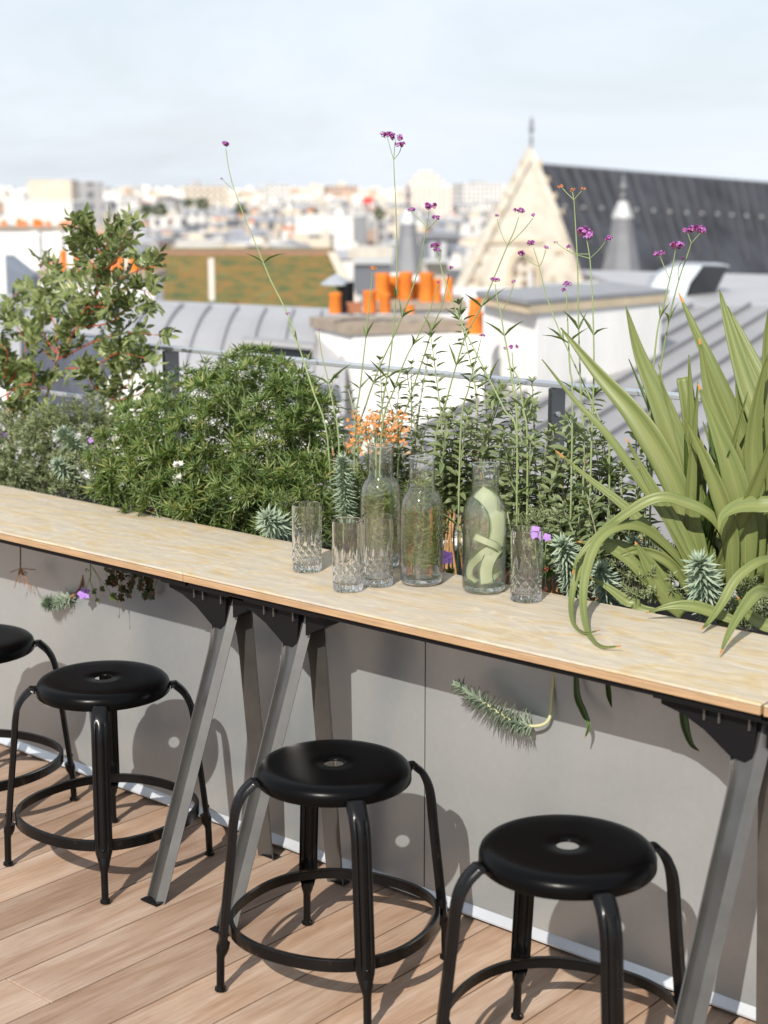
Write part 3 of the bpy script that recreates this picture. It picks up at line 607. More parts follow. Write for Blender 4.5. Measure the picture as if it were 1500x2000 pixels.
for dx, dy, lean, lab in ((-0.024, -0.006, 0.012, 'thicker brown cinnamon stick on the left inside the middle carafe'), (0.018, -0.022, 0.002, 'thin orange brown cinnamon stick on the right inside the middle carafe')):
    th_ = 0.0042 if dx < 0 else 0.0032
    vx = Rv * dx + FWD * dy; p0 = Vector(c2) + vx + Vector((0, 0, 0.021)); mb = MB(); mb.tube([Vector((0, 0, 0)), Rv * (lean * 0.3 - .002) + Vector((0, 0, 0.05)), Rv * (lean * 0.75 + .0015) + Vector((0, 0, 0.11)), Rv * lean + Vector((0, 0, 0.155))], [th_, th_ * 0.8, th_ * 1.05, th_ * .8], 10)
    o = mb.build('cinnamon_stick', M_cin, None); o.location = p0; tag(o, lab, 'cinnamon stick', 'cinnamon sticks in the carafe')
M_cuc = leafmat('cucumber_flesh', [(0.68, 0.70, 0.48), (0.80, 0.80, 0.66)], 0.3, 0.45, (1.05, 1.08, .98), 0.5); M_cucs = simple('cucumber_skin', (0.07, 0.15, 0.025), 0.4)
def ribbon(pts, wvec, wd, label):   # pts: (right, forward, up) in the carafe
    P = [Vector(c3) * 0 + Rv * a + FWD * b + Vector((0, 0, z)) for a, b, z in smoothpath(pts, 8)]; wv = (Rv * wvec[0] + FWD * wvec[1] + Vector((0, 0, wvec[2]))).normalized()
    o_ = thing('cucumber_ribbon', c3, label, 'cucumber', 'cucumber ribbons in the carafe')
    def strip(a0, a1, th_):
        mb = MB(); rings = []
        for i, p in enumerate(P):
            tt = (P[min(i + 1, len(P) - 1)] - P[max(0, i - 1)]).normalized(); s_ = (wv - tt * wv.dot(tt)).normalized(); n_ = tt.cross(s_)
            q = [p + s_ * a0 * wd + n_ * th_, p + s_ * a1 * wd + n_ * th_, p + s_ * a1 * wd - n_ * th_, p + s_ * a0 * wd - n_ * th_]
            qq = []
            for e in q:
                lim = 0.0445 if e.z < 0.178 else 0.026; rad = math.hypot(e.x, e.y)
                if rad > lim: e = Vector((e.x * lim / rad, e.y * lim / rad, e.z))
                qq.append(e)
            rings.append(qq)
        mb.sweep(rings); return mb
    strip(-0.43, 0.43, 0.0011).build('flesh', M_cuc, o_, 50)
    strip(-0.5, -0.43, 0.0014).build('skin', M_cucs, o_, 50); strip(0.43, 0.5, 0.0014).build('skin', M_cucs, o_, 50)
ribbon([(-0.014, 0.0, 0.222), (0.004, -0.004, 0.207), (0.022, -0.004, 0.18), (0.028, -0.006, 0.14), (0.022, -0.014, 0.105)], (0.9, 0.3, 0.25), 0.040, 'wide pale cucumber ribbon running up into the carafe neck')
ribbon([(-0.020, -0.015, 0.125), (0.0, -0.030, 0.118), (0.024, -0.026, 0.105), (0.034, -0.012, 0.085)], (0.15, 0.25, 0.95), 0.016, 'narrow cucumber ribbon curling across the middle of the carafe')
ribbon([(0.014, -0.024, 0.100), (-0.012, -0.034, 0.085), (-0.032, -0.024, 0.060), (-0.034, -0.020, 0.038), (-0.018, -0.028, 0.026)], (0.85, 0.2, -0.25), 0.022, 'cucumber ribbon curled along the left bottom of the carafe')
ribbon([(0.026, -0.018, 0.098), (0.010, -0.034, 0.080), (0.002, -0.036, 0.055), (0.004, -0.034, 0.024)], (0.95, 0.1, 0.1), 0.030, 'broad cucumber ribbon hanging down to the bottom of the carafe')
ribbon([(0.004, -0.034, 0.030), (0.022, -0.030, 0.040), (0.036, -0.016, 0.050)], (0.2, 0.2, 0.95), 0.013, 'short cucumber ribbon at the right bottom of the carafe')

exec_parts = []
# ================================================================= PLANTS
M_stemg = simple('verbena_stem', (0.20, 0.26, 0.11), 0.6, var=0.15, vscale=30)
M_verb = leafmat('verbena_purple', [(0.28, 0.03, 0.14), (0.33, 0.08, 0.30), (0.46, 0.23, 0.58), (0.36, 0.10, 0.30)], 0.6, 0.2, (1.1, 0.9, 1.1))
M_verbbase = simple('verbena_calyx', (0.19, 0.02, 0.065), 0.7)
M_dry = leafmat('dried_orange_heads', [(0.50, 0.20, 0.08), (0.60, 0.26, 0.12)], 0.7, 0.1)
M_vleaf = leafmat('verbena_leaf', [(0.10, 0.15, 0.05), (0.15, 0.20, 0.07)], 0.55, 0.25)
def headmesh(t, c, r, mat, seed, dry=False):
    rg = np.random.default_rng(seed); lv = Leaves(); lv2 = Leaves(); n = int(64 if r > 0.009 else 32)
    subs = [(rg.normal(0, .42), rg.normal(0, .42), rg.normal(0, .10), rg.uniform(.5, .75)) for _ in range(5 if r > 0.009 else 3)]
    for i in range(n):
        sx, sy, sz, sr = subs[i % len(subs)]
        a = rg.uniform(0, 6.28); e = rg.uniform(-0.1, 1.5); dd = Vector((math.cos(a) * math.cos(e), math.sin(a) * math.cos(e), math.sin(e)))
        cc = Vector(c) + Vector((sx * r, sy * r, sz * r - abs(sx) * r * .12)); base = cc + dd * r * 0.20 * sr
        tip = base + dd * r * 0.45 * sr * rg.uniform(.7, 1.35); A, B = perp(dd)
        if rg.random() < .75:
            for q in range(4):
                an = q * 1.57 + a; lv.add(tip, A * math.cos(an) + B * math.sin(an) + dd * 0.45, dd, r * 0.27, r * 0.21)
        lv2.add(base - dd * r * 0.12, dd, A, r * 0.62 * sr, r * 0.20)
        if i % 4 == 0: lv2.add(cc - Vector((0, 0, r * .35)), Vector((dd.x, dd.y, .5)), A, r * 0.5, r * 0.18)
    o = lv.build('flower_head', T_oval, mat, t); lv2.build('calyx', T_lance, M_verbbase if not dry else mat, t); return o
def verbena(stems, heads, label, Y=3.0, leaves=3, rad=0.0019, mat=None):
    """stems: pixel polylines, first one the main stem from flower to base; heads: (x,y,r_px)"""
    b = aty(*stems[0][-1], Y); base = Vector((b.x, Y, 0.64))
    t = thing('verbena_plant', base, label, 'flower', 'tall verbenas in the planter'); mb = MB(); lv = Leaves()
    for i, s_ in enumerate(stems):
        P = [aty(x_, y_, Y) for x_, y_ in s_]
        if i == 0: P = P + [Vector((P[-1].x + (P[-1].x - P[-2].x) * 0.3, Y, 0.63))]
        if i > 0: P[-1] = min(main, key=lambda q: (q - P[-1]).length)
        P = [Vector(q) for q in smoothpath(P, 5)]
        if i == 0: main = P
        n = len(P); r_ = [rad * (0.55 + 0.75 * k / n) if i == 0 else rad * 0.5 for k in range(n)]
        mb.tube(W(t, P), r_, 6)
        if i == 0:
            for q in range(leaves):
                k = int(n * (0.45 + 0.45 * q / max(1, leaves - 1))) if leaves > 1 else int(n * .6)
                k = min(n - 2, k); tt = (P[k - 1] - P[k]).normalized(); an = random.uniform(0, 3.14) 
                side = (Rv * math.cos(an) + FWD * math.sin(an))
                for sg in (-1, 1):
                    dd = side * sg + tt * random.uniform(0.5, 1.1); lv.add(P[k], dd, tt, random.uniform(0.045, 0.085), random.uniform(0.005, 0.009))
    mb.build('stem', M_stemg, t)
    if lv.p: lv.build('foliage', T_lance, M_vleaf, t)
    for j, (x_, y_, r_) in enumerate(heads):
        headmesh(t, aty(x_, y_, Y), r_ * Y / 0.80 / F * 1.0, mat or M_verb, int(x_ * 7 + y_ + j), mat is not None)
verbena([[(441, 290), (447, 330), (458, 372), (480, 430), (505, 490), (530, 550), (560, 610), (585, 680), (610, 760), (640, 860)], [(434, 350), (446, 362), (457, 368)], [(563, 614), (566, 640), (572, 660)], [(566, 640), (592, 700), (615, 770)]],
        [(440, 282, 11), (434, 349, 4), (563, 612, 5)], 'tallest left verbena leaning left, single purple head against the sky', 3.02)
verbena([[(769, 312), (770, 340), (774, 430), (775, 530), (770, 620), (762, 700), (745, 800), (735, 880)], [(757, 270), (763, 292), (769, 312)], [(772, 272), (769, 312)], [(784, 285), (780, 298), (769, 312)]],
        [(756, 264, 12), (772, 269, 13), (784, 283, 11)], 'tallest verbena, three purple heads clustered highest against the sky', 2.98)
verbena([[(838, 412), (830, 460), (818, 520), (800, 580), (772, 650), (740, 720), (715, 790), (700, 860)], [(803, 412), (815, 425), (830, 440), (832, 446)], [(855, 426), (845, 438), (833, 450)]],
        [(803, 410, 8), (838, 404, 13), (855, 425, 9)], 'verbena with three purple heads before the pointed lead spire', 3.04)
verbena([[(850, 492), (858, 510), (868, 545), (885, 590), (898, 625), (920, 670), (950, 730), (985, 800), (1010, 860)], [(862, 487), (860, 505), (859, 512)]],
        [(845, 480, 9), (854, 478, 9), (851, 488, 7), (860, 489, 6)], 'verbena with a clump of pinkish purple heads leaning right below the spire', 3.0)
verbena([[(878, 532), (872, 560), (862, 600), (845, 640), (830, 690), (800, 780), (780, 860)]], [(880, 523, 7), (877, 537, 4)], 'slim verbena with one pale lilac head above the orange chimney pots', 3.06, 2)
verbena([[(855, 556), (840, 605), (820, 650), (795, 695), (770, 760), (745, 850)]], [(854, 551, 5)], 'slim verbena with one tiny bud head over the orange chimney pots', 2.94, 3)
verbena([[(727, 532), (724, 570), (719, 620), (711, 690), (703, 760), (693, 850)]], [(727, 524, 8)], 'verbena with one dried peach coloured head left of the spire', 3.0, 3, mat=M_dry)
verbena([[(1013, 424), (1004, 452), (991, 480), (966, 540), (940, 600), (912, 650), (895, 700), (870, 790), (850, 870)], [(971, 428), (980, 458), (991, 480)], [(1041, 426), (1020, 452), (991, 480)]],
        [(970, 421, 6), (1015, 412, 10), (1042, 421, 7)], 'verbena with three heads spread before the church gable, leaning right', 3.02)
verbena([[(967, 555), (972, 590), (978, 612), (984, 650), (992, 690), (1002, 760), (1010, 850)], [(1003, 556), (992, 588), (978, 612)]], [(966, 546, 9), (1003, 551, 6)], 'verbena with a pair of small purple heads low before the gable', 2.96, 2)
verbena([[(1042, 484), (1053, 521), (1068, 580), (1090, 640), (1112, 690), (1140, 750), (1175, 830), (1190, 880)], [(1023, 501), (1038, 513), (1053, 521)], [(1066, 488), (1060, 508), (1053, 521)]],
        [(1040, 475, 10), (1020, 496, 9), (1067, 483, 7)], 'verbena with three lilac heads before the carved gable window', 3.04)
verbena([[(1106, 568), (1108, 610), (1110, 660), (1113, 720), (1118, 800)], [(1102, 572), (1106, 585)]], [(1107, 555, 9), (1101, 567, 7)], 'verbena with two stacked purple clumps at the right foot of the gable', 2.97, 2)
verbena([[(1121, 390), (1124, 440), (1128, 520), (1130, 630), (1132, 700), (1136, 800), (1140, 870)], [(1099, 368), (1110, 380), (1121, 390)], [(1118, 375), (1120, 390)], [(1136, 373), (1128, 382), (1121, 390)]],
        [(1097, 364, 7), (1118, 371, 7), (1138, 369, 6)], 'tall straight verbena with three dried orange heads before the slate roof', 3.0, 2, mat=M_dry)
verbena([[(1146, 468), (1152, 505), (1156, 560), (1159, 640), (1160, 720), (1158, 800), (1155, 880)], [(1184, 470), (1170, 488), (1152, 506)], [(1086, 474), (1115, 493), (1152, 507)], [(1112, 488), (1118, 495), (1130, 502)]],
        [(1145, 457, 17), (1187, 465, 9), (1112, 483, 7), (1085, 473, 4)], 'verbena with the broadest purple head, between gable and lead turret', 2.96, 2)
verbena([[(1319, 488), (1314, 520), (1308, 545), (1295, 600), (1285, 640), (1277, 710), (1272, 790), (1265, 870)], [(1289, 500), (1297, 520), (1308, 545)]], [(1320, 480, 13), (1288, 495, 9)], 'verbena with two pink purple heads before the metal roof hood', 3.0, 2)
verbena([[(1350, 475), (1342, 500), (1328, 540), (1312, 600), (1302, 650), (1290, 720), (1282, 800), (1275, 870)], [(1343, 455), (1350, 476)], [(1368, 455), (1351, 476)], [(1334, 507), (1325, 525), (1311, 545)]],
        [(1346, 449, 11), (1357, 445, 12), (1369, 452, 10), (1334, 505, 5)], 'verbena with the rightmost high purple umbrella of heads', 3.05, 2)
verbena([[(1000, 688), (1003, 720), (1014, 745), (1022, 800), (1030, 870)]], [(997, 679, 8), (1007, 678, 7)], 'short verbena with two purple clumps before the white chimney block', 2.98, 1)
verbena([[(940, 660), (930, 700), (915, 760), (900, 840)]], [(940, 655, 7)], 'short verbena with a single pink head beside the orange pot', 2.95, 2)
verbena([[(623, 650), (628, 690), (640, 740), (652, 800), (662, 870)]], [(623, 645, 4)], 'short verbena with a bare brown bud before the white chimney wall', 2.95, 3)

# --- flax
M_flax = leafmat('flax_green', [(0.095, 0.145, 0.042), (0.15, 0.20, 0.062), (0.215, 0.25, 0.10), (0.065, 0.11, 0.03), (0.17, 0.215, 0.075)], 0.42, 0.2, (1.2, 1.3, 0.6), 0.35)
M_flaxd = leafmat('flax_deep_green', [(0.045, 0.085, 0.02), (0.07, 0.12, 0.03)], 0.4, 0.25)
M_tip = simple('dry_orange_tip', (0.40, 0.19, 0.045), 0.7)
def striate(m):
    nt = m.node_tree; b = nt.nodes['Principled BSDF']; src = b.inputs['Base Color'].links[0].from_socket
    uv = nt.nodes.new('ShaderNodeUVMap'); uv.uv_map = 'blade'; mp = nt.nodes.new('ShaderNodeMapping'); mp.inputs['Scale'].default_value = (26, 1.6, 1); n = nt.nodes.new('ShaderNodeTexNoise'); n.inputs['Scale'].default_value = 1.0; n.inputs['Detail'].default_value = 3
    g = nt.nodes.new('ShaderNodeNewGeometry'); va = nt.nodes.new('ShaderNodeVectorMath'); va.operation = 'ADD'; nt.links.new(uv.outputs[0], va.inputs[0]); nt.links.new(g.outputs['Random Per Island'], va.inputs[1])
    nt.links.new(va.outputs[0], mp.inputs[0]); nt.links.new(mp.outputs[0], n.inputs['Vector']); r = ramp(nt, [(0.3, (.78, .80, .72)), (0.5, (1, 1, 1)), (0.7, (1.15, 1.12, 1.1))]); nt.links.new(n.outputs['Fac'], r.inputs[0])
    n2 = nt.nodes.new('ShaderNodeTexNoise'); n2.inputs['Scale'].default_value = 3.0; nt.links.new(va.outputs[0], n2.inputs['Vector']); r2 = ramp(nt, [(0.35, (.82, .88, .75)), (0.6, (1.08, 1.02, .95))]); nt.links.new(n2.outputs['Fac'], r2.inputs[0])
    sp = nt.nodes.new('ShaderNodeSeparateXYZ'); nt.links.new(uv.outputs[0], sp.inputs[0]); r3 = ramp(nt, [(0.0, (.8, .75, .5)), (0.035, (1, 1, 1)), (0.475, (1, 1, 1)), (0.5, (1.4, 1.35, 1.3)), (0.525, (1, 1, 1)), (0.965, (1, 1, 1)), (1.0, (.8, .75, .5))]); nt.links.new(sp.outputs[0], r3.inputs[0])
    for q in (r, r2, r3):
        mm = nt.nodes.new('ShaderNodeMix'); mm.data_type = 'RGBA'; mm.blend_type = 'MULTIPLY'; mm.inputs[0].default_value = 1.0; nt.links.new(src, mm.inputs[6]); nt.links.new(q.outputs[0], mm.inputs[7]); src = mm.outputs[2]
    nt.links.new(src, b.inputs['Base Color'])
striate(M_flax); striate(M_flaxd)
fl = thing('flax_plant', (aty(1420, 1130, 3.0).x, 3.0, 0.64), 'large flax plant with long sword-shaped yellow green leaves', 'plant')
def blade(pts, wpx, Y0, Y1, mat=M_flax, tip=True, twist=0.25, blunt=False, par=None, nrm=None):
    """pixel polyline from tip to base; plane y runs Y0 (tip) .. Y1 (base)"""
    par = par or fl
    n = len(pts); CP = [aty(x_, y_, Y0 + (Y1 - Y0) * i / (n - 1)) for i, (x_, y_) in enumerate(pts)]
    if par is fl and mat is not M_flaxd or nrm:
        CP = [atz(pts[i][0], pts[i][1], TZ + 0.006) if (2.3 < q.y < 2.86 and q.z < TZ + 0.006) else q for i, q in enumerate(CP)]
    P = [Vector(q) for q in smoothpath(CP, 8)]
    for q in P:
        if mat is not M_flaxd and q.y < 2.86 and q.z < TZ + 0.004: q.z = TZ + 0.004
    m = len(P); wd = wpx * 0.80 * 3.7 / F; mb = MB(); rows = []
    view = (C0 - P[m // 2]).normalized()
    for i, p in enumerate(P):
        t = i / (m - 1); tt = (P[min(i + 1, m - 1)] - P[max(0, i - 1)]).normalized(); s_ = tt.cross(view); s_.normalize(); n_ = s_.cross(tt)
        s2 = s_ * math.cos(twist) + n_ * math.sin(twist); n2 = n_ * math.cos(twist) - s_ * math.sin(twist)
        if blunt: ww = wd * (0.85 if t < 0.02 else 1.0)
        else: ww = wd * min(1, (t * 2.0 + 0.006) ** 0.85) * (1.0 if t < 0.75 else 1 - 0.35 * (t - 0.75) / 0.25)
        f_ = 0.16 * ww + 0.0015
        rows.append([p - s2 * ww / 2 + n2 * f_, p - s2 * ww * 0.25 + n2 * f_ * 0.42, p, p + s2 * ww * 0.25 + n2 * f_ * 0.42, p + s2 * ww / 2 + n2 * f_])
    rows = [W(par, r) for r in rows]
    mb.sweep(rows, closed_prof=False, cap=False)
    o = mb.build('leaf', [mat, M_tip], par, 60, fixn=False)
    uv = o.data.uv_layers.new(name='blade'); 
    for pg in o.data.polygons:
        for li in pg.loop_indices: vi = o.data.loops[li].vertex_index; uv.data[li].uv = ((vi % 5) / 4, (vi // 5) / (m - 1))
    sol = o.modifiers.new('thick', 'SOLIDIFY'); sol.thickness = 0.0009
    if tip:
        k = 4 * (2 if m > 40 else 1)
        mi = [0] * len(o.data.polygons)
        for q in range(min(k, len(mi))): mi[q] = 1
        o.data.polygons.foreach_set('material_index', mi)
    return o
FL = [([(1222, 598), (1248, 690), (1285, 780), (1325, 890), (1355, 1010), (1385, 1150)], 58, 2.98, 3.02, .2),
 ([(1095, 640), (1165, 725), (1240, 810), (1300, 905), (1345, 1010), (1380, 1140)], 58, 2.92, 3.0, -.2),
 ([(1058, 702), (1120, 780), (1185, 850), (1250, 940), (1300, 1010), (1340, 1090), (1370, 1150)], 26, 2.85, 2.97, .5),
 ([(1325, 572), (1358, 650), (1398, 740), (1440, 850), (1465, 960), (1470, 1130)], 46, 3.05, 3.05, .55),
 ([(1366, 660), (1385, 760), (1420, 860), (1455, 960), (1470, 1100)], 46, 2.98, 3.02, -.2),
 ([(1405, 566), (1425, 640), (1455, 740), (1492, 850), (1510, 980), (1490, 1140)], 52, 3.08, 3.06, .1),
 ([(1420, 598), (1455, 670), (1500, 770), (1525, 900), (1510, 1130)], 34, 3.1, 3.08, .3),
 ([(1335, 737), (1345, 800), (1352, 920), (1362, 1030), (1375, 1150)], 34, 3.06, 3.04, 0, True),
 ([(1363, 745), (1356, 840), (1350, 940), (1348, 1050), (1360, 1150)], 24, 2.95, 3.0, .2),
 ([(1363, 750), (1400, 840), (1432, 930), (1455, 1030), (1455, 1140)], 54, 2.93, 2.99, .1),
 ([(1338, 815), (1375, 890), (1408, 970), (1428, 1050), (1432, 1150)], 40, 2.88, 2.97, -.3),
 ([(1448, 740), (1452, 820), (1455, 920), (1450, 1030), (1440, 1140)], 34, 3.08, 3.05, .3, True),
 ([(1500, 690), (1480, 780), (1470, 880), (1478, 1000), (1480, 1130)], 42, 2.96, 3.02, .2),
 ([(1510, 560), (1500, 680), (1512, 820), (1515, 960), (1500, 1140)], 46, 3.0, 3.05, .2),
 ([(1530, 640), (1545, 800), (1540, 960), (1510, 1140)], 50, 2.95, 3.05, -.2),
 ([(1222, 855), (1262, 930), (1310, 1010), (1350, 1080), (1385, 1150)], 30, 2.9, 2.98, .2),
 ([(1085, 880), (1150, 935), (1220, 990), (1290, 1060), (1345, 1130), (1385, 1180)], 26, 2.84, 2.98, .3),
 ([(1118, 1122), (1130, 1090), (1165, 1050), (1225, 1003), (1283, 973), (1335, 981), (1395, 1015), (1450, 1110)], 25, 2.74, 2.98, .35),
 ([(1213, 1261), (1175, 1262), (1150, 1235), (1140, 1180), (1146, 1115), (1168, 1058), (1205, 1030), (1250, 1030), (1300, 1065), (1360, 1130)], 24, 2.53, 2.97, .3),
 ([(1172, 1230), (1140, 1235), (1120, 1212), (1118, 1165), (1134, 1110), (1170, 1070), (1215, 1065), (1290, 1110), (1370, 1160)], 19, 2.60, 2.97, .5),
 ([(1370, 1230), (1385, 1215), (1410, 1180), (1440, 1130), (1478, 1100), (1510, 1090)], 22, 2.74, 2.95, .3),
 ([(1406, 1280), (1425, 1235), (1452, 1190), (1482, 1158), (1515, 1165), (1540, 1190)], 28, 2.62, 2.95, .2),
 ([(1404, 1040), (1412, 1010), (1440, 992), (1480, 988), (1530, 1000), (1550, 1100)], 40, 2.85, 3.0, .5),
 ([(1262, 1197), (1310, 1184), (1350, 1184), (1390, 1195), (1440, 1215)], 26, 2.76, 2.86, .2),
 ([(1150, 1127), (1185, 1146), (1220, 1172), (1250, 1190), (1280, 1195)], 24, 2.82, 2.88, .2),
 ([(1240, 1058), (1268, 1105), (1300, 1160), (1335, 1200)], 46, 2.86, 2.93, .1),
 ([(1128, 1058), (1185, 1068), (1240, 1105), (1290, 1170)], 28, 2.8, 2.9, .3),
 ([(1200, 1090), (1250, 1075), (1310, 1100), (1350, 1160)], 24, 2.84, 2.95, -.3),
 ([(1440, 1165), (1460, 1200), (1490, 1220), (1530, 1230)], 30, 2.84, 2.9, .3),
 ([(1390, 1140), (1425, 1060), (1470, 960), (1500, 880), (1515, 830)][::-1], 30, 2.9, 2.97, .4)]
for q in FL:
    blade(q[0], q[1], q[2], q[3], M_flax, tip=(len(q) == 5 and (q[2] < 2.8 or random.random() < .45)), twist=q[4], blunt=len(q) > 5)
for _ in range(34):   # shorter blades filling the heart and right side of the clump
    bx = random.uniform(1350, 1540); lean = random.uniform(-170, 130); hh = random.uniform(180, 480)
    blade([(bx + lean, 1160 - hh), (bx + lean * 0.55, 1160 - hh * 0.62), (bx + lean * 0.2, 1160 - hh * 0.3), (bx, 1175)], random.uniform(18, 38), random.uniform(2.95, 3.25), 3.04, M_flax if random.random() < .65 else M_flaxd, tip=False, twist=random.uniform(-.6, .6))
for pts, wd in (([(1143, 1440), (1150, 1418), (1140, 1390), (1128, 1360), (1125, 1310)], 14), ([(1195, 1382), (1190, 1360), (1186, 1325)], 10), ([(1366, 1467), (1350, 1452), (1338, 1415), (1334, 1370), (1336, 1330)], 17)):
    blade(pts, wd, 2.60, 2.64, M_flaxd, twist=.1)

# --- spurges (blue green whorled succulents)
M_eup = leafmat('spurge_blue_green', [(0.20, 0.27, 0.20), (0.27, 0.34, 0.26), (0.34, 0.40, 0.31)], 0.5, 0.15, (1.2, 1.3, 0.8))
M_eups = simple('spurge_stem', (0.42, 0.43, 0.24), 0.6); M_eupb = simple('spurge_woody_stem', (0.22, 0.11, 0.05), 0.8, var=0.3, vscale=60)
def spurge(pts, Y0, Y1, lpx, dens, label, bare=0.0, wfac=0.26, brown=False, droop=0.0):
    """pixel polyline base -> tip"""
    n = len(pts); P = [Vector(q) for q in smoothpath([aty(x_, y_, Y0 + (Y1 - Y0) * i / (n - 1)) for i, (x_, y_) in enumerate(pts)], 8)]
    t = thing('spurge_stem', P[0], label, 'succulent', 'blue green spurges in the planter'); mb = MB(); mb.tube(W(t, P), [0.0042 - 0.0018 * i / len(P) for i in range(len(P))], 7); mb.build('stem', M_eupb if brown else M_eups, t)
    lv = Leaves(); L_ = lpx * 3.6 / F; tot = sum((P[i + 1] - P[i]).length for i in range(len(P) - 1)); cnt = int(dens * tot / 0.01); an = 0
    for i in range(cnt):
        s_ = bare + (1 - bare) * i / cnt; k = s_ * (len(P) - 1); k0 = min(int(k), len(P) - 2); p = P[k0].lerp(P[k0 + 1], k - k0); tt = (P[k0 + 1] - P[k0]).normalized(); A, B = perp(tt)
        an += 2.399; e = 0.25 + 0.9 * max(0, (s_ - 0.75) / 0.25) ** 1.5 * 2.0
        dd = (A * math.cos(an) + B * math.sin(an)) + tt * e + Vector((0, 0, -droop)); lv.add(p, dd, tt, L_ * random.uniform(0.8, 1.12) * (1 if s_ < 0.9 else 0.75), L_ * wfac)
    for i in range(26):
        an = i * 2.399; tt = (P[-1] - P[-2]).normalized(); A, B = perp(tt); rr = i / 26; lv.add(P[-1] - tt * 0.002 * i / 4, (A * math.cos(an) + B * math.sin(an)) * (0.25 + rr) + tt * (1.2 - rr * .8), tt, L_ * (0.45 + 0.5 * rr), L_ * wfac)
    lv.build('foliage', T_lance, M_eup, t); return t
spurge([(676, 1030), (672, 960), (668, 900)], 2.93, 2.90, 30, 12, 'upright grey green spurge column left of the rear carafe')
spurge([(580, 1060), (552, 1035), (522, 1012)], 2.95, 2.80, 42, 12, 'round spurge rosette spilling at the bar edge left of the glasses')
spurge([(1125, 1160), (1112, 1110), (1098, 1062)], 2.93, 2.84, 34, 12, 'spurge rosette just right of the rightmost tumbler')
spurge([(1195, 1185), (1185, 1150), (1172, 1112)], 2.92, 2.84, 34, 11, 'spurge rosette beneath the arching flax leaves')
spurge([(1385, 1200), (1378, 1150), (1366, 1100)], 2.90, 2.82, 40, 11, 'palest spurge rosette at the foot of the flax')
spurge([(1255, 1130), (1240, 1090), (1235, 1060)], 3.05, 3.0, 30, 10, 'spurge half hidden behind the flax leaves')
spurge([(162, 965), (140, 930), (112, 905)], 2.95, 2.85, 32, 9, 'spurge branch lying low at the left of the shrub', bare=0.25)
spurge([(178, 915), (150, 875), (122, 845)], 2.97, 2.9, 34, 9, 'spurge branch rising at the left of the dark shrub', bare=0.2)
spurge([(760, 1000), (735, 985), (720, 960)], 3.0, 2.95, 30, 9, 'spurge half hidden behind the rear carafe')
spurge([(330, 985), (300, 930), (310, 900)], 3.1, 3.05, 28, 7, 'spurge swallowed by the dark green shrub')
spurge([(168, 1105), (152, 1155), (110, 1178), (90, 1178)], 2.66, 2.60, 26, 9, 'pale spurge hanging under the bar at the left', bare=0.45, brown=True, droop=0.0)
spurge([(1082, 1305), (1078, 1360), (1072, 1405), (1045, 1418), (1000, 1408), (945, 1372), (897, 1340)], 2.655, 2.585, 30, 6.5, 'trailing spurge hanging under the bar, stem bent like a hook', bare=0.52, brown=False, droop=0.5)

# --- generic bushy foliage on ellipsoid clumps
def blobs_pts(blobs, n, fill=0.35):
    out = []; ws = [b[2] * b[3] for b in blobs]; tot = sum(ws)
    for b, w_ in zip(blobs, ws):
        c = aty(b[0], b[1], b[4]); k = c.length and (c - C0).dot(Dv) / F
        for _ in range(int(n * w_ / tot)):
            u = rvec(); u.normalize(); rr = 1.0 if random.random() > fill else random.uniform(0.45, 1.0)
            rr *= random.choice((random.uniform(0.82, 1.06), random.uniform(0.9, 1.0), random.uniform(1.0, 1.24)))
            p = c + Vector(Rv) * u.x * b[2] * k * rr + Vector((0, 1, 0)) * u.y * b[5] * rr + Vector((0, 0, 1)) * u.z * b[3] * k * rr
            out.append((p, Vector((Rv.x * u.x, Rv.y * u.x, 0)) + Vector((0, u.y, u.z)), c))
    return out
M_cho = leafmat('dark_shrub_green', [(0.042, 0.08, 0.02), (0.08, 0.135, 0.034), (0.125, 0.185, 0.05), (0.20, 0.26, 0.085), (0.065, 0.115, 0.026), (0.29, 0.29, 0.10)], 0.36, 0.25)
M_twig = simple('twig_brown', (0.13, 0.075, 0.035), 0.85); M_red = simple('red_twig', (0.35, 0.06, 0.025), 0.6)
M_wfl = leafmat('white_petals', [(0.80, 0.80, 0.76), (0.86, 0.86, 0.82)], 0.6, 0.3, (1, 1, 1))
ch = thing('mock_orange_shrub', (aty(430, 1000, 3.05).x, 3.05, 0.64), 'dense dark green shrub with finger-like leaves and white blossoms', 'shrub')
CB = [(440, 880, 150, 140, 3.05, 0.17), (520, 840, 100, 130, 3.05, 0.16), (335, 885, 110, 85, 3.04, 0.15), (560, 930, 80, 100, 3.0, 0.14), (290, 910, 70, 75, 2.98, 0.13), (420, 960, 150, 75, 2.95, 0.10), (490, 735, 45, 45, 3.12, 0.08), (400, 785, 60, 45, 3.1, 0.1), (545, 790, 55, 60, 3.08, 0.1), (300, 815, 40, 35, 3.1, .08), (590, 870, 45, 80, 3.05, .1), (262, 940, 45, 50, 2.95, .1), (245, 965, 35, 35, 2.9, .05), (600, 960, 45, 60, 2.95, .08), (430, 990, 170, 50, 2.92, .06)]
lv = Leaves(); mb = MB()
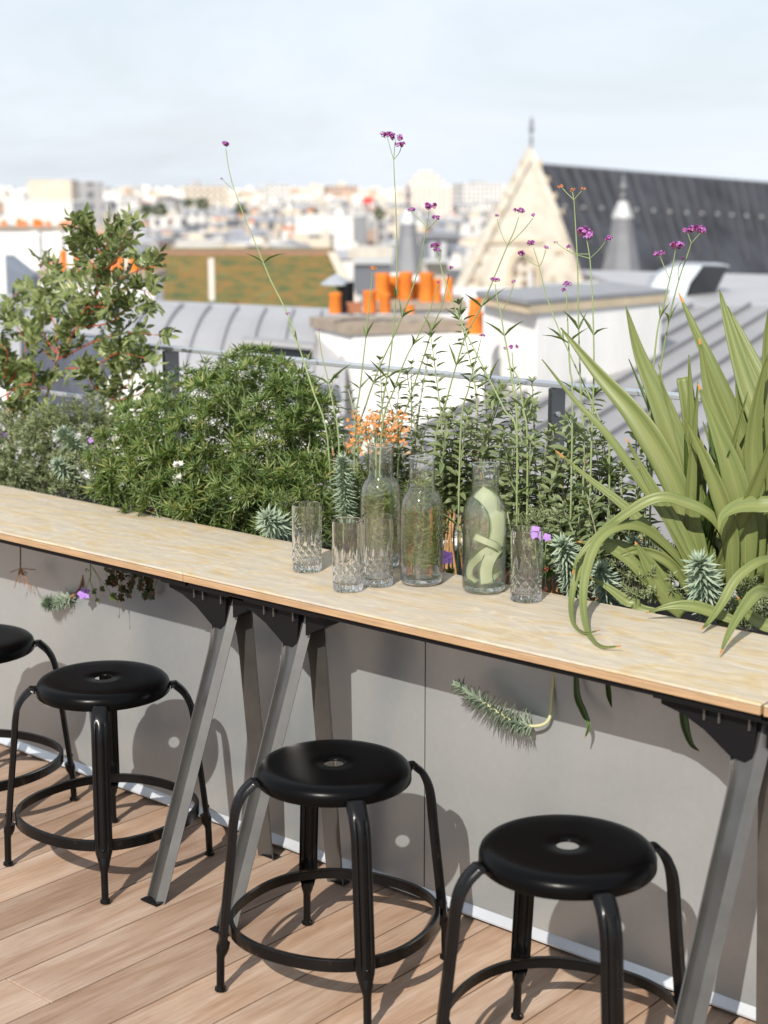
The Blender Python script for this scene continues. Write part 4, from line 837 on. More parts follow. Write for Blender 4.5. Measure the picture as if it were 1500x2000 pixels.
def palmate(lv, p, d, L_, n1, n2, wf):
    """whorl of stalked palmate leaves at a shoot tip"""
    A, B = perp(d)
    for i in range(n1):
        an = i * 2.399 + random.uniform(-.3, .3); sp = 0.35 + 0.9 * i / n1
        ld = (d * (1.15 - sp * 0.55) + (A * math.cos(an) + B * math.sin(an)) * sp).normalized(); q = p + ld * L_ * random.uniform(0.25, 0.5)
        S1, S2 = perp(ld); up = (d - ld * d.dot(ld)); up = up.normalized() if up.length > 1e-3 else S1
        sd = ld.cross(up).normalized()
        for j in range(n2):
            f_ = (j - (n2 - 1) / 2) / max(1, (n2 - 1) / 2) * 0.95
            dd = ld * math.cos(f_) + sd * math.sin(f_) + rvec(0.06); lv.add(q, dd, up, L_ * (0.9 - 0.25 * abs(f_)) * random.uniform(.8, 1.15), L_ * wf)
for p, u, c in blobs_pts(CB, 1300, 0.4):
    if p.z < 0.68 or p.y < 2.79 and p.z < 0.76: continue
    d_ = (u.normalized() + Vector((0, -0.15, 0.75)) + rvec(0.28)).normalized(); palmate(lv, p, d_, random.uniform(0.026, 0.050), random.choice((4, 6, 7)), random.choice((3, 3, 5)), 0.155)
    if random.random() < .45: mb.tube(W(ch, [p - d_ * 0.09 + rvec(0.01), p - d_ * 0.04, p + d_ * 0.005]), 0.0011, 4)
for sx_, sy_ in ((485, 690), (505, 705), (470, 712), (530, 745), (330, 742), (360, 728), (400, 715), (560, 760), (590, 790), (250, 815), (440, 705), (305, 752)):   # shoots breaking the outline
    p = aty(sx_, sy_, 3.1 + random.uniform(-.06, .06)); d_ = (Vector((0, 0, 1)) + rvec(0.2)).normalized()
    for q in (0, 0.022, 0.045): palmate(lv, p - d_ * q, d_, 0.034, 6, 3, 0.16)
    mb.tube(W(ch, [p - d_ * 0.16 + rvec(.01), p - d_ * 0.06, p]), 0.0016, 5)
lv.build('foliage', T_lance, M_cho, ch); mb.build('stem', M_stemg, ch)
def blossom(par, p, nf, r, mat, name='blossom', spread=0.012):
    lv = Leaves()
    for i in range(nf):
        c = p + rvec(spread * .6); d_ = (C0 - c).normalized() + rvec(.5); d_.normalize(); A, B = perp(d_)
        for k in range(6): an = k * 1.047; lv.add(c, A * math.cos(an) + B * math.sin(an) + d_ * 0.25, d_, r, r * 0.55)
    return lv.build(name, T_oval, mat, par)
for (x_, y_, n_) in ((349, 905, 7), (348, 935, 7), (472, 724, 3), (228, 858, 3), (243, 742, 4), (268, 798, 4), (436, 800, 2)): blossom(ch, aty(x_, y_, 2.84 if y_ > 880 else 3.0), n_, 0.0085, M_wfl)

# --- mastic shrub at the left
M_mas = leafmat('mastic_green', [(0.08, 0.11, 0.032), (0.12, 0.16, 0.05), (0.185, 0.225, 0.08), (0.25, 0.285, 0.12), (0.05, 0.078, 0.022)], 0.34, 0.2, (1.15, 1.3, .8))
def mastic(branches, label, Y):
    b = aty(*branches[0][0], Y); t = thing('mastic_shrub', (b.x, Y, 0.64), label, 'shrub', 'mastic shrubs at the left'); lv = Leaves(); mr_ = MB(); mw = MB()
    for bi, br in enumerate(branches):
        off = random.uniform(-.08, .08) if bi else 0
        P = [Vector(q) for q in smoothpath([aty(x_, y_, Y + off * i / (len(br) - 1)) for i, (x_, y_) in enumerate(br)], 6)]
        if bi == 0: P = [Vector((P[0].x, Y, 0.62))] + P
        m = len(P); (mw if bi == 0 else mr_).tube(W(t, P), [(0.0055 if bi == 0 else 0.0026) * (1 - 0.72 * i / m) for i in range(m)], 6)
        for i in range(2 if bi else 8, m):
            tt = (P[i] - P[i - 1]).normalized(); A, B = perp(tt)
            for q in range(0 if random.random() < .22 else 1):
                an = random.uniform(0, 6.28); dd = (tt * random.uniform(.3, .9) + (A * math.cos(an) + B * math.sin(an)) * 0.9 + Vector((0, 0, .25))).normalized()
                if i == m - 1 and q == 0: dd = tt
                Lr = random.uniform(0.036, 0.062); npair = random.choice((3, 4, 4, 5)); S1, S2 = perp(dd); ro = random.uniform(0, 6.28); sd = S1 * math.cos(ro) + S2 * math.sin(ro); up = dd.cross(sd)
                p0 = P[i].lerp(P[i - 1], random.random()); mr_.m = 1; mr_.tube(W(t, [p0, p0 + dd * Lr * .6 + rvec(.002), p0 + dd * Lr]), 0.0008, 4); mr_.m = 0
                for k in range(npair):
                    p = p0 + dd * Lr * (0.25 + 0.7 * k / npair)
                    for sg in (-1, 1): lv.add(p, sd * sg + dd * 0.55 + rvec(.1), up, random.uniform(.026, .037), random.uniform(.011, .0155))
                lv.add(p0 + dd * Lr, dd, up, .032, .013)
    mw.build('trunk', simple('mastic_bark', (0.42, 0.24, 0.13), 0.85, var=.2, vscale=40) if 'mastic_bark' not in MATS else MATS['mastic_bark'], t); mr_.build('stem', [M_red, M_stemg], t); lv.build('foliage', T_oval, M_mas, t)
mastic([[(85, 800), (98, 750), (112, 700), (118, 675)], [(108, 710), (150, 640), (185, 580), (200, 525), (206, 485), (209, 452)], [(112, 690), (105, 630), (80, 595), (45, 570), (15, 585)], [(112, 700), (140, 620), (120, 565), (92, 530), (75, 508)], [(150, 640), (200, 590), (245, 565), (285, 570), (300, 590)], [(190, 570), (235, 545), (270, 528), (295, 520)], [(118, 700), (190, 665), (250, 650), (312, 655)],
        [(130, 720), (185, 715), (230, 690), (285, 700)], [(105, 705), (60, 660), (35, 640), (20, 610)], [(203, 500), (175, 470), (160, 450), (155, 440)], [(206, 490), (235, 455), (252, 438)], [(140, 650), (170, 620), (160, 570), (130, 545)], [(190, 575), (190, 530), (165, 500), (150, 480)], [(110, 690), (85, 650), (90, 600), (100, 570)], [(160, 640), (215, 630), (240, 610), (262, 600)], [(200, 530), (225, 510), (235, 490), (240, 470)], [(150, 645), (170, 600), (205, 600), (225, 585)]], 'tall mastic shrub with red twigs rising above the railing', 3.18)
mastic([[(20, 830), (15, 780), (10, 740)], [(12, 760), (0, 700), (-15, 650), (-30, 620)], [(12, 760), (40, 710), (50, 670), (30, 640)], [(14, 770), (50, 750), (85, 760), (110, 740)], [(12, 760), (-20, 740), (-50, 720)], [(12, 770), (30, 800), (60, 820), (90, 815)], [(12, 760), (10, 720), (15, 690), (0, 670)], [(12, 770), (-20, 790), (-40, 800)], [(15, 780), (45, 775), (65, 740), (60, 710)]], 'lower mastic shrub cut off by the left edge', 3.1)
mastic([[(205, 830), (215, 790), (230, 760)], [(222, 780), (255, 740), (270, 715), (290, 705)], [(222, 780), (190, 760), (175, 740), (170, 720)], [(225, 770), (240, 730), (235, 700), (245, 680)], [(222, 785), (270, 770), (300, 745)]], 'small mastic shrub between the tall one and the dark shrub', 3.2)

# --- grey feathery santolina mass at left
M_san = leafmat('grey_green_feathery', [(0.15, 0.18, 0.09), (0.21, 0.24, 0.13), (0.28, 0.31, 0.19), (0.12, 0.16, 0.06)], 0.6, 0.2)
def feathery(blobs, n, label, mat, L_, wf, name='santolina_bush', cat='shrub'):
    c = aty(blobs[0][0], blobs[0][1], blobs[0][4]); t = thing(name, (c.x, c.y, 0.64), label, cat); lv = Leaves(); mb = MB()
    for p, u, c in blobs_pts(blobs, n):
        if p.z < 0.66 or (p.y < 2.80 and p.z < 0.75): continue
        d_ = (u.normalized() * .8 + Vector((0, -.1, .8)) + rvec(.3)).normalized(); A, B = perp(d_)
        mb.tube(W(t, [p - d_ * L_ * 1.6, p + d_ * L_ * 0.6]), 0.0008, 4)
        for k in range(14):
            an = k * 2.399; s_ = k / 14; lv.add(p + d_ * L_ * 1.2 * (s_ - .6), (A * math.cos(an) + B * math.sin(an)) + d_ * (.4 + s_), d_, L_ * random.uniform(.7, 1.1) * (1 - .4 * s_), L_ * wf)
    lv.build('foliage', T_lance, mat, t); mb.build('stem', M_stemg, t); return t
feathery([(60, 880, 120, 70, 2.98, .12), (150, 850, 80, 60, 3.05, .12), (40, 930, 90, 45, 2.92, .08), (170, 920, 60, 45, 2.95, .08), (-60, 870, 90, 80, 2.98, .12), (200, 810, 50, 40, 3.15, .1)], 1300, 'low grey green feathery bush along the bar at the left', M_san, 0.023, 0.28)
feathery([(1080, 1050, 80, 60, 2.98, .1), (1220, 1090, 90, 55, 3.02, .1), (980, 1060, 70, 50, 2.96, .08), (1310, 1130, 80, 45, 2.95, .08), (1450, 1180, 80, 40, 2.95, .08)], 560, 'pale wiry bush low between the carafes and the flax', M_san, 0.020, 0.22)
feathery([(640, 1010, 60, 55, 3.0, .1), (740, 960, 60, 70, 3.08, .1), (590, 1000, 40, 40, 2.95, .06), (830, 1010, 60, 60, 3.02, .09)], 520, 'wiry low herb behind the glasses and carafes', leafmat('wiry_green', [(0.07, 0.11, 0.03), (0.13, 0.18, 0.06), (0.2, 0.25, 0.1)], .5, .25), 0.026, 0.16, 'herb_clump', 'plant')

# --- sage
M_sage = leafmat('sage_green', [(0.11, 0.15, 0.065), (0.16, 0.20, 0.095), (0.22, 0.26, 0.14), (0.075, 0.11, 0.04)], 0.55, 0.22)
def sage(stems, label, Y, Lpx=36, wf=0.42, woody=True):
    b = aty(*stems[0][0], Y); t = thing('sage_bush', (b.x, Y, 0.64), label, 'herb', 'sage bushes in the planter'); lv = Leaves(); mb = MB(); mw = MB()
    for s_ in stems:
        off = random.uniform(-.09, .09)
        P = [Vector(q) for q in smoothpath([aty(x_, y_, Y + off * i / (len(s_) - 1)) for i, (x_, y_) in enumerate(s_)], 5)]
        P0 = P[0] + (P[0] - P[1]) * 1.0; base = Vector((P[0].x + random.uniform(-.03, .03), Y + random.uniform(-.04, .04), 0.63))
        mw.tube(W(t, [base, (base + P[0]) / 2 + rvec(.01), P[0]]), 0.0024, 5)
        mb.tube(W(t, P), [0.0026 - 0.0015 * i / len(P) for i in range(len(P))], 5)
        an = random.uniform(0, 3.14); acc = 0; L_ = Lpx * 3.8 / F
        for i in range(1, len(P)):
            seg = (P[i] - P[i - 1]); k = max(1, int(seg.length / 0.012))
            for q in range(k):
                tt = seg.normalized(); A, B = perp(tt); an += 1.57 + random.uniform(-.2, .2); p = P[i - 1] + seg * (q / k); top = i / len(P)
                for sg in (0, math.pi):
                    dd = A * math.cos(an + sg) + B * math.sin(an + sg) + tt * random.uniform(.2, .7) + Vector((0, 0, -.1)); lv.add(p + dd.normalized() * .004, dd, tt, L_ * random.uniform(.7, 1.25) * (1.05 - .45 * top), L_ * wf * (1.05 - .4 * top))
        for q in range(5): an = q * 1.26; lv.add(P[-1], A * math.cos(an) + B * math.sin(an) + tt * 1.2, tt, L_ * .55, L_ * .2)
    mw.build('woody_stem', MATS.get('sage_wood') or simple('sage_wood', (0.38, 0.22, 0.10), .8, var=.2, vscale=40), t); mb.build('stem', M_stemg if not woody else MATS.get('sage_stem') or simple('sage_stem', (0.27, 0.29, 0.17), .7), t); lv.build('foliage', T_oval, M_sage, t)
def rs(n, x0, x1, yb, yt0, yt1, lean=30): 
    out = []
    for _ in range(n):
        x_ = random.uniform(x0, x1); yt = random.uniform(yt0, yt1); l_ = random.uniform(-lean, lean); out.append([(x_, yb), (x_ + l_ * .3, yb + (yt - yb) * .4), (x_ + l_, yt)])
    return out
sage([[(868, 900), (860, 800), (850, 720), (842, 660)], [(930, 860), (932, 790), (922, 720), (906, 650), (897, 596)], [(880, 960), (885, 900), (878, 840)], [(940, 900), (960, 830), (975, 780), (968, 770)]] + rs(24, 850, 1000, 990, 790, 930), 'tall sage bush with two long spikes behind the cucumber carafe', 3.06)
sage(rs(30, 990, 1150, 1050, 840, 980, 40) + [[(1020, 880), (1030, 820), (1040, 790)], [(1145, 900), (1150, 830), (1160, 770)], [(1100, 920), (1120, 850), (1110, 820)]], 'leafy sage bush before the railing post, left of the flax', 3.05)
sage(rs(20, 990, 1200, 1110, 950, 1060, 40), 'low sage bush behind the rightmost tumbler', 2.97)
sage(rs(16, 1150, 1260, 1050, 830, 960, 30), 'sage bush half hidden behind the flax leaves', 3.14)
sage(rs(8, 650, 720, 1000, 830, 930, 30) + [[(650, 880), (640, 800), (655, 740)], [(700, 860), (690, 800), (680, 760)]], 'thin sage bush between the dark shrub and the orange flowers', 3.1, 24, .26)

sage(rs(12, 700, 830, 960, 700, 860, 60) + rs(10, 800, 1060, 960, 690, 840, 60), 'tall wispy willow-leaved plant rising behind the carafes', 3.12, 30, .20)
# --- orange flower umbel
M_org = leafmat('orange_florets', [(0.55, 0.22, 0.05), (0.60, 0.28, 0.09), (0.60, 0.34, 0.17), (0.48, 0.16, 0.04)], .6, .25, (1.2, 1, .6))
ob = aty(735, 980, 3.0); of = thing('orange_flower_cluster', (ob.x, 3.0, 0.64), 'loose cluster of tiny orange flowers above the rear carafe', 'flower'); lv = Leaves(); mb = MB()
for i in range(340):
    x_ = random.gauss(735, 38); y_ = random.gauss(838, 27)
    if not (676 < x_ < 800 and 802 < y_ < 895): continue
    p = aty(x_, y_, 3.0 + random.uniform(-.05, .05)); d_ = (C0 - p).normalized() + rvec(.6) + Vector((0, 0, .5)); d_.normalize(); A, B = perp(d_)
    for k in range(5): an = k * 1.257; lv.add(p, A * math.cos(an) + B * math.sin(an) + d_ * .5, d_, .0062, .0040)
    if i % 3 == 0: mb.tube(W(of, [p, p.lerp(aty(736, 900, 3.0), .5) + Vector((0, 0, .008)), aty(736, 900, 3.0)]), .0006, 4)
mb.tube(W(of, [aty(736, 900, 3.0), aty(733, 980, 3.0), Vector((ob.x, 3.0, .63))]), .0022, 6)
lv.build('petals', T_oval, M_org, of); mb.build('stem', M_stemg, of)

# --- small geraniums and trailing plants
M_lil = leafmat('lilac_petals', [(0.36, 0.17, 0.60), (0.46, 0.26, 0.70)], .6, .3, (1, .9, 1.1))
M_gl = leafmat('geranium_leaf', [(0.05, 0.09, 0.02), (0.09, 0.14, 0.035), (.14, .18, .05)], .5, .25)
def geranium(fl_, base, label, Y, leaves=(), group='lilac cranesbills in the planter'):
    b = aty(*base, Y); t = thing('cranesbill', b, label, 'flower', group); mb = MB(); lv = Leaves()
    for (x_, y_, r_) in fl_:
        p = aty(x_, y_, Y - .01); MB().tube(W(t, [b, b.lerp(p, .5) + Vector((0, 0, .012)) + rvec(.004), p]), .0011, 5).build('stem', M_stemg, t)
        l2 = Leaves(); d_ = ((C0 - p).normalized() + Vector((0, 0, .3)) + rvec(.15)).normalized(); A, B = perp(d_)
        for k in range(5): an = k * 1.257; l2.add(p, A * math.cos(an) + B * math.sin(an) + d_ * .3, d_, r_ * 3.5 / F, r_ * 3.2 / F)
        l2.build('petals', T_oval, M_lil, t)
    for (x_, y_, r_) in leaves:
        p = aty(x_, y_, Y + random.uniform(-.03, .02)); MB().tube(W(t, [b, b.lerp(p, .5) + rvec(.006), p]), .0009, 4).build('stem', M_stemg, t); d_ = ((C0 - p).normalized() + rvec(.5)).normalized(); A, B = perp(d_)
        for k in range(7): an = k * .75 - 2.2; lv.add(p, A * math.cos(an) + B * math.sin(an) + d_ * .15, d_, r_ * 3.5 / F, r_ * 2.0 / F)
    if lv.p: lv.build('foliage', T_oval, M_gl, t)
geranium([(164, 1160, 17)], (176, 1100), 'lilac cranesbill flower hanging under the bar at the left', 2.62, [(185, 1155, 9), (200, 1150, 9), (222, 1165, 12), (190, 1172, 7)])
geranium([(871, 1090, 18)], (880, 1150), 'lilac cranesbill between the middle and right carafes', 2.90, [(880, 1120, 14), (890, 1140, 14)])
geranium([(562, 990, 14)], (560, 1050), 'lilac cranesbill behind the leftmost tumbler', 2.92, [(575, 1030, 13)])
geranium([(1046, 1042, 14), (1068, 1050, 10)], (1060, 1130), 'lilac cranesbill seen over the rim of the rightmost tumbler', 2.88, [(1062, 1100, 12), (1072, 1120, 12)])
geranium([(6, 850, 12)], (20, 930), 'lilac cranesbill at the left edge of the photo', 2.95, [(15, 900, 12)])
geranium([(178, 860, 9)], (185, 920), 'tiny lilac cranesbill left of the dark shrub', 2.95, [])
M_vine = leafmat('dark_trailing_leaf', [(0.02, 0.04, 0.012), (0.04, 0.07, 0.02), (0.12, 0.06, 0.03)], .5, .2)
vb = aty(260, 1095, 2.63); vt = thing('trailing_geranium', vb, 'dark leafy trailer hanging under the bar beside the trestle pair', 'plant'); lv = Leaves(); mb = MB()
for i in range(46):
    x_ = random.uniform(208, 302); y_ = random.uniform(1108, 1168 if 235 < x_ < 300 else 1140); p = aty(x_, y_, 2.60 + random.uniform(-.02, .035)); d_ = ((C0 - p).normalized() + rvec(.6)).normalized(); A, B = perp(d_)
    for k in range(6): an = k * .85 - 2.2; lv.add(p, A * math.cos(an) + B * math.sin(an), d_, .0135, .009)
    if i % 2: mb.tube(W(vt, [Vector((p.x, 2.64, .70)), p]), .0009, 4)
for (x_, y_) in ((233, 1200), (231, 1170), (168, 1110)): mb.tube(W(vt, [aty(x_ + 6, 1115, 2.62), aty(x_, y_, 2.6)]), .001, 4); lv.add(aty(x_, y_, 2.6), (0, 0, -1), (0, -1, 0), .012, .004)
lv.build('foliage', T_oval, M_vine, vt); mb.build('stem', M_twig, vt)
M_dryl = leafmat('dried_leaf', [(0.40, 0.22, 0.10), (0.48, 0.30, 0.16), (.3, .16, .07)], .8, .2)
db = aty(40, 1062, 2.62); dt_ = thing('dried_plant_sprig', db, 'dried brown sprig dangling under the bar at far left', 'plant'); lv = Leaves(); mb = MB(); tp = aty(40, 1110, 2.6); mb.tube(W(dt_, [Vector((db.x, 2.64, .70)), db, tp]), .0022, 6)
for (x_, y_) in ((28, 1148), (38, 1140), (48, 1145), (58, 1150), (66, 1158), (20, 1118), (70, 1113), (52, 1120)): q = aty(x_, y_, 2.6); mb.tube(W(dt_, [tp, q]), .001, 4); lv.add(q - (q - tp) * .35, q - tp, (0, -1, 0), .016, .006); lv.add(tp, q - tp, (0, -1, 0), .03, .004)
mb.build('stem', M_eupb, dt_); lv.build('foliage', T_lance, M_dryl, dt_)
M_pink = leafmat('pink_petals', [(.6, .12, .12), (.65, .2, .18), (.7, .25, .1)], .6, .2, (1, 1, 1))
for (x_, y_, lab) in ((1066, 1112, 'tiny pink blossom low right of the rightmost tumbler'), (1063, 1152, 'tiny pink blossom at the bar edge right of the rightmost tumbler'), (360, 992, 'tiny red blossom at the foot of the dark shrub'), (297, 1000, 'tiny orange blossom at the bar edge left of the shrub foot')):
    p = aty(x_, y_, 2.86); t = thing('small_blossom', (p.x, p.y, .64), lab, 'flower', 'tiny blossoms low in the planter'); blossom(t, p, 4, .006, M_pink, 'petals', .006); MB().tube(W(t, [p, (p.x, p.y, .63)]), .001, 4).build('stem', M_stemg, t)

# ================================================================= NEIGHBOURING ROOFS
def slab(mb, poly, t, depth, tl=None):
    """pixel outline at distance t (or one distance per corner), given real thickness away from the viewer"""
    P = [at(x_, y_, t if not hasattr(t, '__len__') else t[i]) for i, (x_, y_) in enumerate(poly)]
    return mb.prism(P, FWD * depth)
def origin(o_pt, label, name, cat, group=None): return thing(name, o_pt, label, cat, group)
def fin(mb, name, mat, t, smooth=0, label=None):
    mb.v = [tuple(p) for p in W(t, mb.v)]; return mb.build(name, mat, t, smooth, label=label)
def vbox(x0, x1, y0, y1, t, depth, zlow=None, turn=0.0):
    """upright box whose front face spans the pixels at distance t; bottom may run down to zlow"""
    a = at(x0, y0, t); b = at(x1, y0, t); zt = a.z; zb = zlow if zlow is not None else at(x0, y1, t).z
    w_ = (b - a); w_.z = 0; c = a + w_ / 2; wv = Matrix.Rotation(turn, 3, 'Z') @ (w_ / 2); fw = Matrix.Rotation(turn, 3, 'Z') @ (FWD * depth / 2)
    return MB().obox(Vector((c.x, c.y, (zt + zb) / 2)) + fw, wv, fw, (0, 0, (zt - zb) / 2)), (c, wv, fw, zt, zb)
def pot(t, x_, y0, y1, wpx, dist, mat=None, tilt=0):
    a = at(x_, y1, dist); h = (y1 - y0) * dist / F; r = wpx / 2 * dist / F; mb = MB(); mb.lathe([(r * .98, 0), (r, h * .1), (r * .93, h * .82), (r * 1.02, h * .86), (r * 1.0, h), (r * .8, h), (r * .78, h * .5)], 20, c=a); 
    return fin(mb, 'chimney_pot', mat or M_pot, t, 40)
# middle chimney block
t = origin(at(755, 900, 11), 'wide white chimney block with a row of orange pots, centre', 'chimney_stack', 'chimney', 'chimney stacks on the neighbouring roofs')
a = at(612, 640, 11.5); b = at(688, 640, 10.9); c = at(906, 632, 11.15); dd_ = a + (c - b)
fin(MB().prism([Vector((p.x, p.y, a.z)) for p in (a, b, c, dd_)], (0, 0, -3.4)), 'stack_body', M_white, t)
ctr = (a + b + c + dd_) / 4
fin(MB().prism([Vector((ctr.x + (p.x - ctr.x) * 1.04, ctr.y + (p.y - ctr.y) * 1.08, a.z + .003)) for p in (a, b, c, dd_)], (0, 0, .075)), 'cap', M_cap, t)
for q in ((655, 572, 612, 25), (722, 568, 611, 27), (752, 573, 611, 23), (800, 596, 612, 20)): pot(t, q[0], q[1], q[2], q[3], 11.0)
mb, _ = vbox(676, 705, 592, 612, 11.1, .12); fin(mb, 'brick_stub', M_potb, t)
t2 = origin(at(820, 620, 13), 'cluster of tall orange pots on the chimney just behind the white block', 'chimney_stack', 'chimney', 'chimney stacks on the neighbouring roofs')
mb, _ = vbox(735, 905, 606, 800, 12.9, 1.0); fin(mb, 'stack_body', M_greywall, t2); mb, _ = vbox(728, 912, 592, 605.7, 12.85, 1.1); fin(mb, 'cap', M_cap, t2)
for q in ((747, 534, 592, 30), (770, 540, 592, 26), (793, 532, 592, 27), (812, 552, 592, 24), (833, 533, 592, 29), (853, 545, 592, 18), (877, 543, 592, 15)): pot(t2, q[0], q[1], q[2], q[3], 13.0 + random.uniform(0, .5))
for q in ((768, 534, 548, 30), (810, 538, 548, 26)): pot(t2, q[0], q[1], q[2], q[3], 13.6, M_white)
# cowl with umbrella cap
p = at(678, 612, 11.6); cw = origin(p, 'grey metal cowl with an umbrella-shaped cap beside the pots', 'roof_cowl', 'roof vent')
h = 60 * 11.6 / F; fin(MB().lathe([(0.05, 0), (0.05, h)], 14, c=p), 'pipe', M_bracket, cw, 40); top = at(657, 556, 11.6); fin(MB().lathe([(.118, 0), (.10, .02), (.05, .055), (.004, .078), (.0, .078)], 24, c=top), 'cowl_cap', M_vent, cw, 50)
fin(MB().tube([at(657, 556, 11.6), at(668, 575, 11.6), at(678, 590, 11.6)], .012, 6), 'stay', M_bracket, cw)
# right chimney block
t3 = origin(at(1000, 760, 11), 'white chimney block with a broad grey slab cap, right of centre', 'chimney_stack', 'chimney', 'chimney stacks on the neighbouring roofs')
a = at(945, 612, 11.6); b = at(1050, 612, 10.7); c = at(1292, 600, 11.7); dd_ = a + (c - b)
fin(MB().prism([Vector((p.x, p.y, b.z)) for p in (a, b, c, dd_)], (0, 0, -4.2)), 'stack_body', M_white, t3)
ctr = (a + b + c + dd_) / 4
fin(MB().prism([Vector((ctr.x + (p.x - ctr.x) * 1.04, ctr.y + (p.y - ctr.y) * 1.12, b.z + .003)) for p in (a, b, c, dd_)], (0, 0, .06)), 'cap', simple('beige_stone_band', (.48, .40, .29), .85, var=.15, vscale=5), t3)
fin(MB().prism([Vector((ctr.x + (p.x - ctr.x) * 1.05, ctr.y + (p.y - ctr.y) * 1.15, b.z + .066)) for p in (a, b, c, dd_)], (0, 0, .03)), 'cap', simple('grey_slab', (.22, .23, .25), .8, var=.15), t3)
pot(t3, 928, 583, 614, 25, 10.9); pot(t3, 928, 610, 655, 31, 10.9)
mb, _ = vbox(905, 946, 655, 800, 10.8, .3); fin(mb, 'pot_pedestal', M_white, t3)
for q in ((985, 578, 590, 24), (1062, 578, 590, 26)): pot(t3, q[0], q[1], q[2], q[3], 11.8)
# zinc roof at the right, seams running up the slope
rb = origin(at(1200, 1000, 9), 'grey zinc roof with raised slanting seams at the right', 'zinc_roof', 'roof')
A0 = at(590, 960, 9.0); B0 = at(1296, 600, 14.0); V0 = at(1650, 1010, 7.6); U_ = B0 - A0; V_ = V0 - A0; nrm = U_.cross(V_).normalized(); nrm = nrm if nrm.z > 0 else -nrm
P4 = [A0, B0, B0 + V_ * 1.2, A0 + V_ * 1.2]; fin(MB().prism(P4, -nrm * .2), 'roof_sheet', M_zincd, rb)
for i in range(0, 15): 
    q = A0 + V_ * (i * .085); Ud = U_.normalized(); Vd = V_.normalized(); fin(MB().prism([q - Vd * .012 + nrm * .002, q + Vd * .012 + nrm * .002, q + Vd * .012 + U_ + nrm * .002, q - Vd * .012 + U_ + nrm * .002], nrm * .035), 'seam', M_zincd, rb)
top = B0 + U_.normalized() * .02
fin(MB().prism([Vector((p.x, p.y, B0.z - .02)) for p in (B0, B0 + V_ * 1.2, B0 + V_ * 1.2 + FWD * 6, B0 + FWD * 6)], (0, 0, .05)), 'flat_top', M_zinc, rb)
# metal hood
hd = origin(at(1340, 580, 15), 'curved sheet metal roof hood with a dark open mouth', 'roof_hood', 'roof vent')
arc = [(1268, 582), (1272, 560), (1284, 540), (1304, 526), (1330, 519), (1372, 519), (1348, 552), (1338, 580)]
fin(MB().prism([at(x_, y_, 15) for x_, y_ in arc], FWD * .03), 'side_plate', simple('pale_hood_metal', (.52, .57, .60), .4, metal=.4, var=.1), hd)
Rr = [(1330, 519), (1372, 519), (1348, 552), (1338, 580)]
fin(MB().prism([at(1372, 519, 15.05), at(1422, 521, 15.5), at(1392, 582, 15.5), at(1338, 580, 15.05)], FWD * .03), 'mouth', simple('hood_mouth_shade', (.05, .055, .06), .6), hd)  # dark plate stands in for the shade inside the open mouth
fin(MB().prism([at(1330, 516, 15), at(1424, 518, 15.5), at(1424, 522, 15.5), at(1330, 520, 15)], FWD * .5), 'hood_top', M_vent, hd)
fin(MB().prism([at(1268, 582, 15.04), at(1284, 540, 15.04), at(1330, 519, 15.04), at(1418, 521, 15.54), at(1392, 583, 15.54)], FWD * .4), 'hood_body', M_vent, hd)
# glazed terrace rail at far right
gr = origin(at(1450, 620, 17), 'pale glazed terrace railing on the roof at the right edge', 'terrace_railing', 'railing')
for x_ in (1392, 1432, 1470, 1510): mb, _ = vbox(x_, x_ + 6, 575, 622, 17, .05); fin(mb, 'post', M_vent, gr)
for y_ in (573, 590, 606): mb, _ = vbox(1385, 1540, y_, y_ + 4, 16.95, .04); fin(mb, 'rail', M_vent, gr)
mb, _ = vbox(1400, 1540, 594, 622, 17.4, .05); fin(mb, 'pane', simple('bluish_screen', (.30, .36, .40), .3), gr)
# barrel zinc roof at the left
br = origin(at(300, 800, 12), 'pale zinc barrel roof with curved seams at the left', 'barrel_roof', 'roof')
axs = at(-80, 578, 12.5); axe = at(680, 612, 12.5); ax = axe - axs; ax.z *= 1.0; prof = []
n = 14
for i in range(n + 1):
    an = math.pi / 2 * i / n; prof.append((-math.sin(an) * 1.9, -(1 - math.cos(an)) * 0.55))      # towards viewer, down
mb = MB(); rows = [[axs + FWD * q + Vector((0, 0, z)) , axe + FWD * q + Vector((0, 0, z))] for q, z in prof]; m_ = len(rows)
pts = [p for r in rows for p in r]; mb.add(pts, [(2 * i, 2 * i + 1, 2 * i + 3, 2 * i + 2) for i in range(m_ - 1)]); fin(mb, 'roof_sheet', M_zinc, br, 60)
for k in range(0, 15):
    f_ = k / 14; mb = MB(); mb.tube([axs + ax * f_ + FWD * (q * 1.0) + Vector((0, 0, z + .012)) - ax.normalized() * (0.35 * (-q) / 1.9) * 0 for q, z in prof], .022, 6); fin(mb, 'seam', M_zinc, br, 50)
a = axs + FWD * prof[-1][0] + Vector((0, 0, prof[-1][1])); b = axe + FWD * prof[-1][0] + Vector((0, 0, prof[-1][1]))
fin(MB().prism([a + FWD * .02, b + FWD * .02, b + FWD * .02 - Vector((0, 0, 4)), a + FWD * .02 - Vector((0, 0, 4))], FWD * .2), 'fascia_wall', M_greywall, br)
fin(MB().prism([axs + FWD * .005, axe + FWD * .005, axe + FWD * .45, axs + FWD * .45], (0, 0, -.1)), 'flat_top', M_zinc, br)
